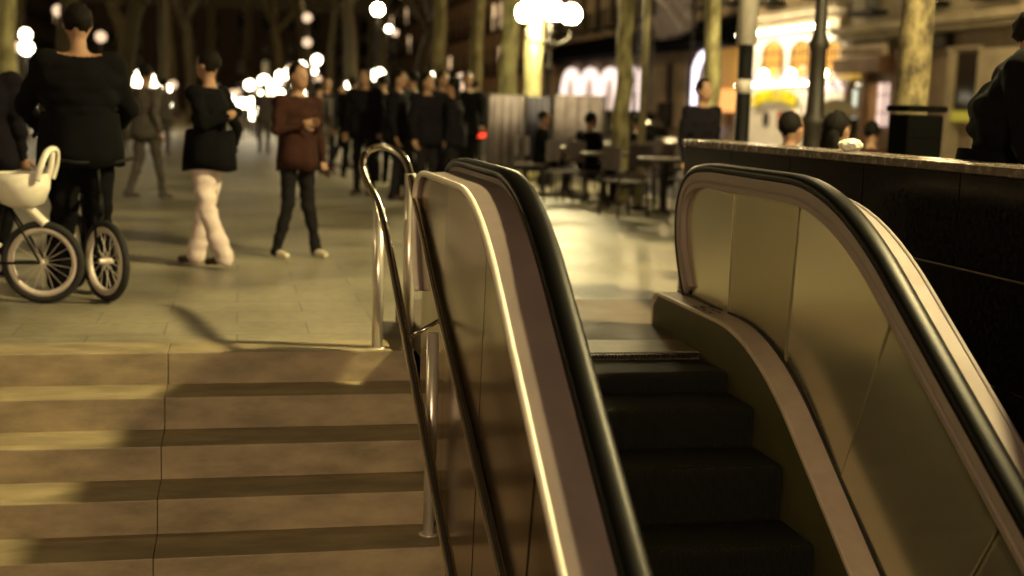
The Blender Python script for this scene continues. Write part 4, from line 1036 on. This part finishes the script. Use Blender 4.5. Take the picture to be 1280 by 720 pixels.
# ------------------------------------------------------------------ parked car, rear towards the camera
q = gnd(803, 23.2); car = empty('parked_car', (max(q.x, KX+1.1), q.y, -.13), 'dark car seen from behind with glowing red tail lights beyond the terrace', 'car')
bm = B()
secs = [(0, .80, .45, .80), (.12, .86, .32, .95), (.5, .88, .28, 1.0), (1.4, .88, .28, .98), (3.0, .88, .28, .92), (3.9, .85, .30, .80), (4.2, .76, .40, .62)]
rings = []
for y, wv_, z0_, z1_ in secs:
    rings.append([bm.verts.new(pp) for pp in ((-wv_, y, z0_), (-wv_*1.0, y, (z0_+z1_)/2), (-wv_*.93, y, z1_), (wv_*.93, y, z1_), (wv_, y, (z0_+z1_)/2), (wv_, y, z0_))])
for a, b in zip(rings, rings[1:]):
    for k in range(6): bm.faces.new((a[k], a[(k+1) % 6], b[(k+1) % 6], b[k]))
bm.faces.new(rings[0]); bm.faces.new(rings[-1])
bmesh.ops.bevel(bm, geom=bm.edges[:], offset=.03, segments=2, affect='EDGES'); obj('body', bm, m_carp, car, True)
bm = B(); v = [(-.74, .35, .96), (.74, .35, .96), (.74, 3.1, .92), (-.74, 3.1, .92), (-.58, .85, 1.42), (.58, .85, 1.42), (.58, 2.2, 1.44), (-.58, 2.2, 1.44)]
vv = [bm.verts.new(pp) for pp in v]
for f_ in ((0, 1, 5, 4), (1, 2, 6, 5), (2, 3, 7, 6), (3, 0, 4, 7), (4, 5, 6, 7), (0, 3, 2, 1)): bm.faces.new([vv[i] for i in f_])
bmesh.ops.bevel(bm, geom=bm.edges[:], offset=.03, segments=2, affect='EDGES'); obj('cabin_glass', bm, m_glass, car, True)
bm = B(); bx(bm, -.58, .58, .8, 2.2, 1.435, 1.47, .02); obj('roof', bm, m_carp, car)
for s in (-1, 1):
    bm = B(); bx(bm, s*.80-.09 if s > 0 else -.89+.02, s*.80+.07 if s > 0 else -.71, -.01, .06, .66, .76, .01); obj('tail_light', bm, e_red, car)
    for y in (.75, 3.4):
        bm = B(); lathe(bm, [(.18, -.1), (.31, -.1), (.32, -.06), (.32, .06), (.31, .1), (.18, .1)], 28, (s*.80, y, .32), (1, 0, 0)); w_ = obj('wheel', bm, m_tyre, car, True)
        bm = B(); lathe(bm, [(.03, 0), (.17, .01), (.18, .0)], 20, (s*.905, y, .32), (s, 0, 0)); obj('rim', bm, m_alloy, w_)
bm = B(); bx(bm, -.25, .25, -.012, .0, .5, .6); obj('number_plate', bm, m_wplast, car)
# ------------------------------------------------------------------ lit small things far behind
q = atY(570, 107, 36); e = empty('traffic_light', (q.x, q.y, 0), 'small traffic light showing red above the dark crowd', 'traffic light')
bm = B(); bx(bm, -.14, .14, -.1, .1, q.z-.75, q.z+.25, .03); obj('housing', bm, m_bkpaint, e)
bm = B(); ball(bm, (0, -.11, q.z), .13, (1, .4, 1), 2); obj('red_lens', bm, e_red, e, True)
bm = B(); ball(bm, (0, -.1, q.z-.5), .1, (1, .3, 1), 2); obj('green_lens', bm, m_green, e, True)
bm = B(); tube(bm, [(0, 0, 0), (0, 0, q.z-.7)], .05, 8); obj('post', bm, m_iron, e)
def column(px, Y, y0_, y1_, wpx, mt, label, red=None):
    a = atY(px, y0_, Y); b = atY(px, y1_, Y); w2 = wpx/F*Y/2
    e = empty('light_column', (a.x, Y, 0), label, 'light column')
    bm = B(); bx(bm, -w2, w2, -w2, w2, b.z, a.z, w2*.3); obj('lit_panel', bm, mt, e)
    bm = B(); lathe(bm, [(w2*.7, 0), (w2*.6, b.z)], 12); obj('base', bm, m_iron, e)
    if red: bm = B(); bx(bm, -w2*1.3, w2*1.3, -w2*1.3, w2*1.3, b.z-.12, b.z-.01, .01); obj('red_band', bm, e_red, e)
column(580, 40, 92, 120, 14, emis('column_warm', (1, .75, .5), 1.0), 'glowing cream column beside the red traffic light')
column(602, 25, 126, 164, 8, emis('column_rose', (1, .62, .5), .7), 'slim rose lit column with red band at the left end of the terrace', True)
# ------------------------------------------------------------------ render settings
S.view_settings.view_transform = 'Standard'; S.view_settings.look = 'None'; S.view_settings.exposure = .22; S.view_settings.gamma = 1
S.render.engine = 'CYCLES'
S.cycles.sample_clamp_indirect = 4
S.cycles.max_bounces = 6
